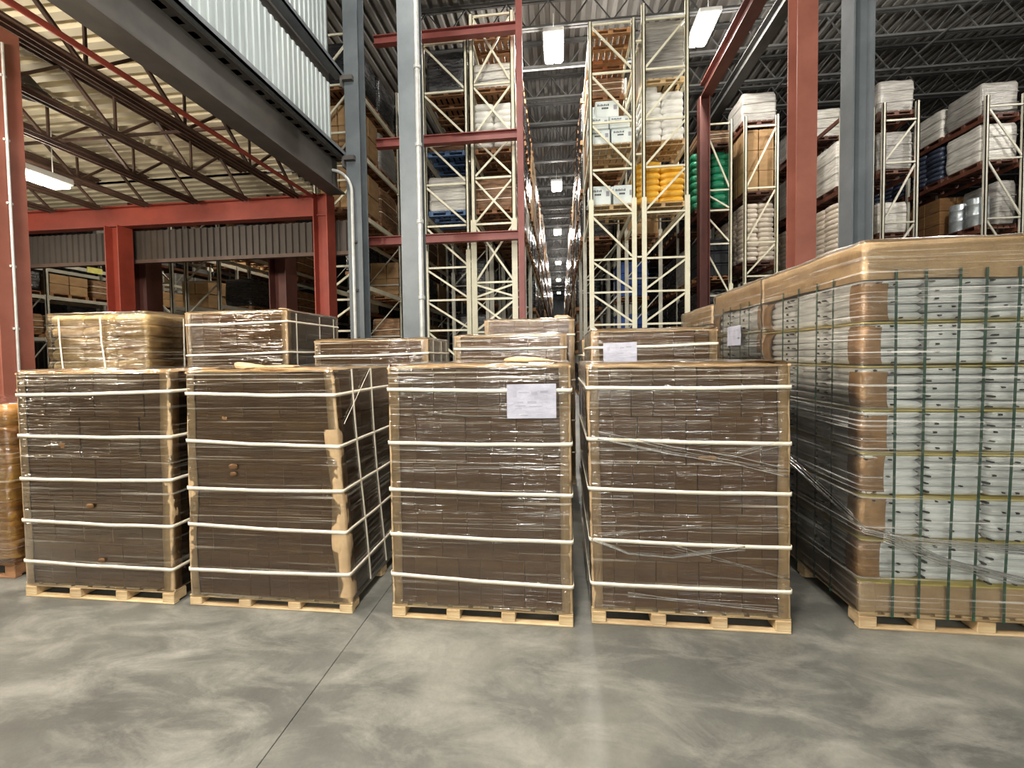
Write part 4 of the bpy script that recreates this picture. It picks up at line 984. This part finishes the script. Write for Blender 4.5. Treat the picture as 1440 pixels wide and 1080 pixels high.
rack_load('whitewrap', 9.73, ypos(13.6, 0), 4.96, 'pinkish white wrapped load right of the right grey column', 9, 1.0, .8, 1.0, 'redwood')
rack_load('navysack', 9.73, ypos(13.6, 1), 4.96, 'dark sack stack behind the pinkish white wrapped load', 3, 1.3, .95, 1.15, 'redwood')
rack_load('navysack', 9.73, ypos(13.6, 1), 6.76, 'dark sack stack behind the crinkled silvery load', 2, 1.1, .95, 1.15, 'redwood')
XR = 12.4
rack_load('greywrap', 12.64, ypos(13.6, 0), 5.05, 'narrow grey film-wrapped load beside the silver drums, far right rack', 3, 1.35, .46, 1.15, 'redwood')
rack_load('drum', 12.14, ypos(13.6, 0), 5.05, 'silver drums at the front of the lower shelf, far right rack', 0, .95, .5, 1.15, 'redwood')
for i, (k3, k2, k1) in enumerate((('greywrap', 'whitewrap', ''), ('whitewrap', 'navysack', 'carton'), ('greywrap', 'navysack', 'carton'), ('whitewrap', 'navysack', 'carton'), ('whitewrap', 'greywrap', 'carton'), ('greywrap', 'greywrap', 'carton'), ('greywrap', 'kraft', 'carton'))):
    y = ypos(13.6, i); nm = ['nearest', 'second', 'third', 'fourth', 'fifth', 'sixth', 'seventh'][i]
    D = {'whitewrap': 'white wrapped load', 'greywrap': 'grey film-wrapped load', 'drum': 'silver drum load', 'navysack': 'dark glossy sack stack', 'carton': 'brown carton stack', 'kraft': 'kraft carton stack'}
    if k3: rack_load(k3, XR, y, 8.15, '%s on the top shelf of the far right rack, %s from its front' % (D[k3], nm), i, 1.0, .95, 1.15, 'redwood')
    rack_load(k2, XR, y, 6.85, '%s on the middle shelf, far right rack, %s from the front' % (D[k2], nm), i, 1.15, .95, 1.15, 'redwood')
    if k1: rack_load(k1, XR, y, 5.05, '%s on the lower shelf of the far right rack, %s from its front' % (D[k1], nm), i, 1.35 if k1 != 'drum' else 1.0, .95, 1.15, 'redwood')

# ---- loads deep along the centre aisle and in the left racks
AW = {'empty': 'bare wooden pallet', 'blackwrap': 'black stretch-wrapped load', 'brownwrap': 'brown bundled load', 'whitewrap': 'white wrapped load', 'kraft': 'kraft carton load', 'greywrap': 'grey wrapped load'}
def aisle(x, y0, side, n, start, floor_from, kinds, dx):
    for i in range(start, n):
        for li, z in enumerate((0.0,)+LV):
            if z < 5 and i < floor_from: continue
            k = rnd.choice(kinds) if z < 9 else 'empty'
            rack_load(k, x+dx+rnd.uniform(-.02, .02), ypos(y0, i), z, '%s, %s level, %s pallet in, %s the centre aisle' % (AW[k], ['floor', 'first', 'second', 'third', 'fourth', 'fifth', 'top'][li], _ord[i], side), rnd.randint(1, 5), 1.25 if z not in (LV[5],) else .95)
KD = ['blackwrap']*7+['brownwrap', 'whitewrap', 'kraft']
aisle(-1.56, 10.3, 'left of', 12, 1, 5, KD, .10)
aisle(1.27, 10.5, 'right of', 12, 2, 5, KD, -.10)
for i in range(2, 6):
    for z in LV[2:5]:
        k = rnd.choice(KD); rack_load(k, 2.48, ypos(10.5, i), z, '%s, %s pallet in, %s shelf, behind the yellow sacks' % (AW[k], _ord[i], {5.1: 'lower', 6.55: 'middle', 8.0: 'upper'}[z]), rnd.randint(1, 5), 1.25)
for i in range(1, 6):
    for z in LV[2:5]:
        k = rnd.choice(KD); rack_load(k, -2.72, ypos(10.3, i), z, '%s, %s pallet in, %s shelf, behind the white dome load' % (AW[k], _ord[i], {5.1: 'lower', 6.55: 'middle', 8.0: 'upper'}[z]), rnd.randint(1, 5), 1.2)
for i in range(2, 6):
    for z in (1.7, 3.4):
        rack_load('blackwrap', -2.72, ypos(10.3, i), z, 'black wrapped load, %s pallet in, %s level, foot of the left tall rack' % (_ord[i], {0: 'floor', 1.7: 'first', 3.4: 'second'}[z]), 1+i % 5, 1.25)
kk = {5.1: ['kraft', 'brownwrap', 'kraft'], 6.55: ['kraft', 'greywrap', 'kraft'], 8.0: ['blackwrap', 'blackwrap', 'blackwrap'], 1.7: ['blackwrap', 'kraft', 'brownwrap'], 3.4: ['brownwrap', 'blackwrap', 'kraft'], 0.0: ['blackwrap']*3}
for i in range(6):
    for z in (0.0, 1.7, 3.4, 5.1, 6.55, 8.0):
        k = kk[z][i % 3]
        if (z < 4 and i < 2) or (z < 1 and i < 4): continue
        rack_load(k, -5.23, ypos(9.7, i), z, '%s between the left grey columns, %s pallet in, %s level' % (AW[k], _ord[i], {0.0: 'floor', 1.7: 'first', 3.4: 'second', 5.1: 'third', 6.55: 'fourth', 8.0: 'fifth'}[z]), 1+(i*2+int(z)) % 5, 1.1)
for xr, nm in ((-10.85, 'right'), (-12.45, 'left')):
    for i in range(5):
        for z in (0.0, 1.7, 3.3, 5.05):
            if i == 0 and z > 1: continue
            k = rnd.choice(['kraft', 'kraft', 'brownwrap', 'blackwrap', 'greywrap'])
            rack_load(k, xr, ypos(12.0, i), z, '%s, %s pallet in, %s level, %s rack behind hanging panel' % (AW[k], _ord[i], {0.0: 'floor', 1.7: 'first', 3.3: 'second', 5.05: 'third'}[z], nm), rnd.randint(1, 5), 1.05)
for i in range(8):
    for z in (1.0, 2.4, 3.75):
        k = rnd.choice(['kraft', 'brownwrap', 'kraft', 'blackwrap'])
        rack_load(k, -16.92, ypos(9.4, i, 2.6), z if z > 1 else 0, '%s in the far left grey rack, %s pallet in, %s shelf' % (AW[k], _ord[i], {1.0: 'floor', 2.4: 'middle', 3.75: 'upper'}[z]), rnd.randint(1, 5), .75)
for k, yy in enumerate((11.6, 13.2)):
    b = MB(); b.cbox(-16.33, yy, 4.72, -16.31, yy+.5, 4.92, .004); tag(b.build('shelf_tag', M['labely']), 'yellow tag on the upper beam of the far left rack, %s one' % ('nearer', 'farther')[k], 'tag')
# dim goods far inside the left hall and beyond the individually built part of the aisle
def far_stock(x0, x1, y0, y1, label, seed, step=1.3):
    b = MB(); rr = random.Random(seed); y = y0
    while y < y1:
        for z in (0,)+LV:
            for s in (0, 1):
                h = rr.uniform(.9, 1.25); b.cur = rr.choice((0, 0, 0, 0, 1, 2))
                b.cbox(x0+rr.uniform(0, .06), y+.04, z+.14, x1-rr.uniform(0, .06), y+step-.1, z+.14+h, .05)
                b.cur = 3; b.box(x0+.02, y+.04, z, x1-.02, y+step-.08, z+.13)
                break
        y += step
    return tag(b.build('far_stock', [M['blackwrap'], M['whitewrap'], M['kraft'], M['oldwood']]), label, 'stock', kind='stuff')
far_stock(-2.05, -.96, 26.6, 66, 'distant stacked goods far down the left side of the centre aisle', 5)
far_stock(.67, 1.76, 26.8, 66, 'distant stacked goods far down the right side of the centre aisle', 6)
far_stock(-22, -20.8, 16, 34, 'dim stacked goods deep in the left hall', 8)
far_stock(-8.9, -7.9, 17, 34, 'dim stacked goods between the left racks', 9)
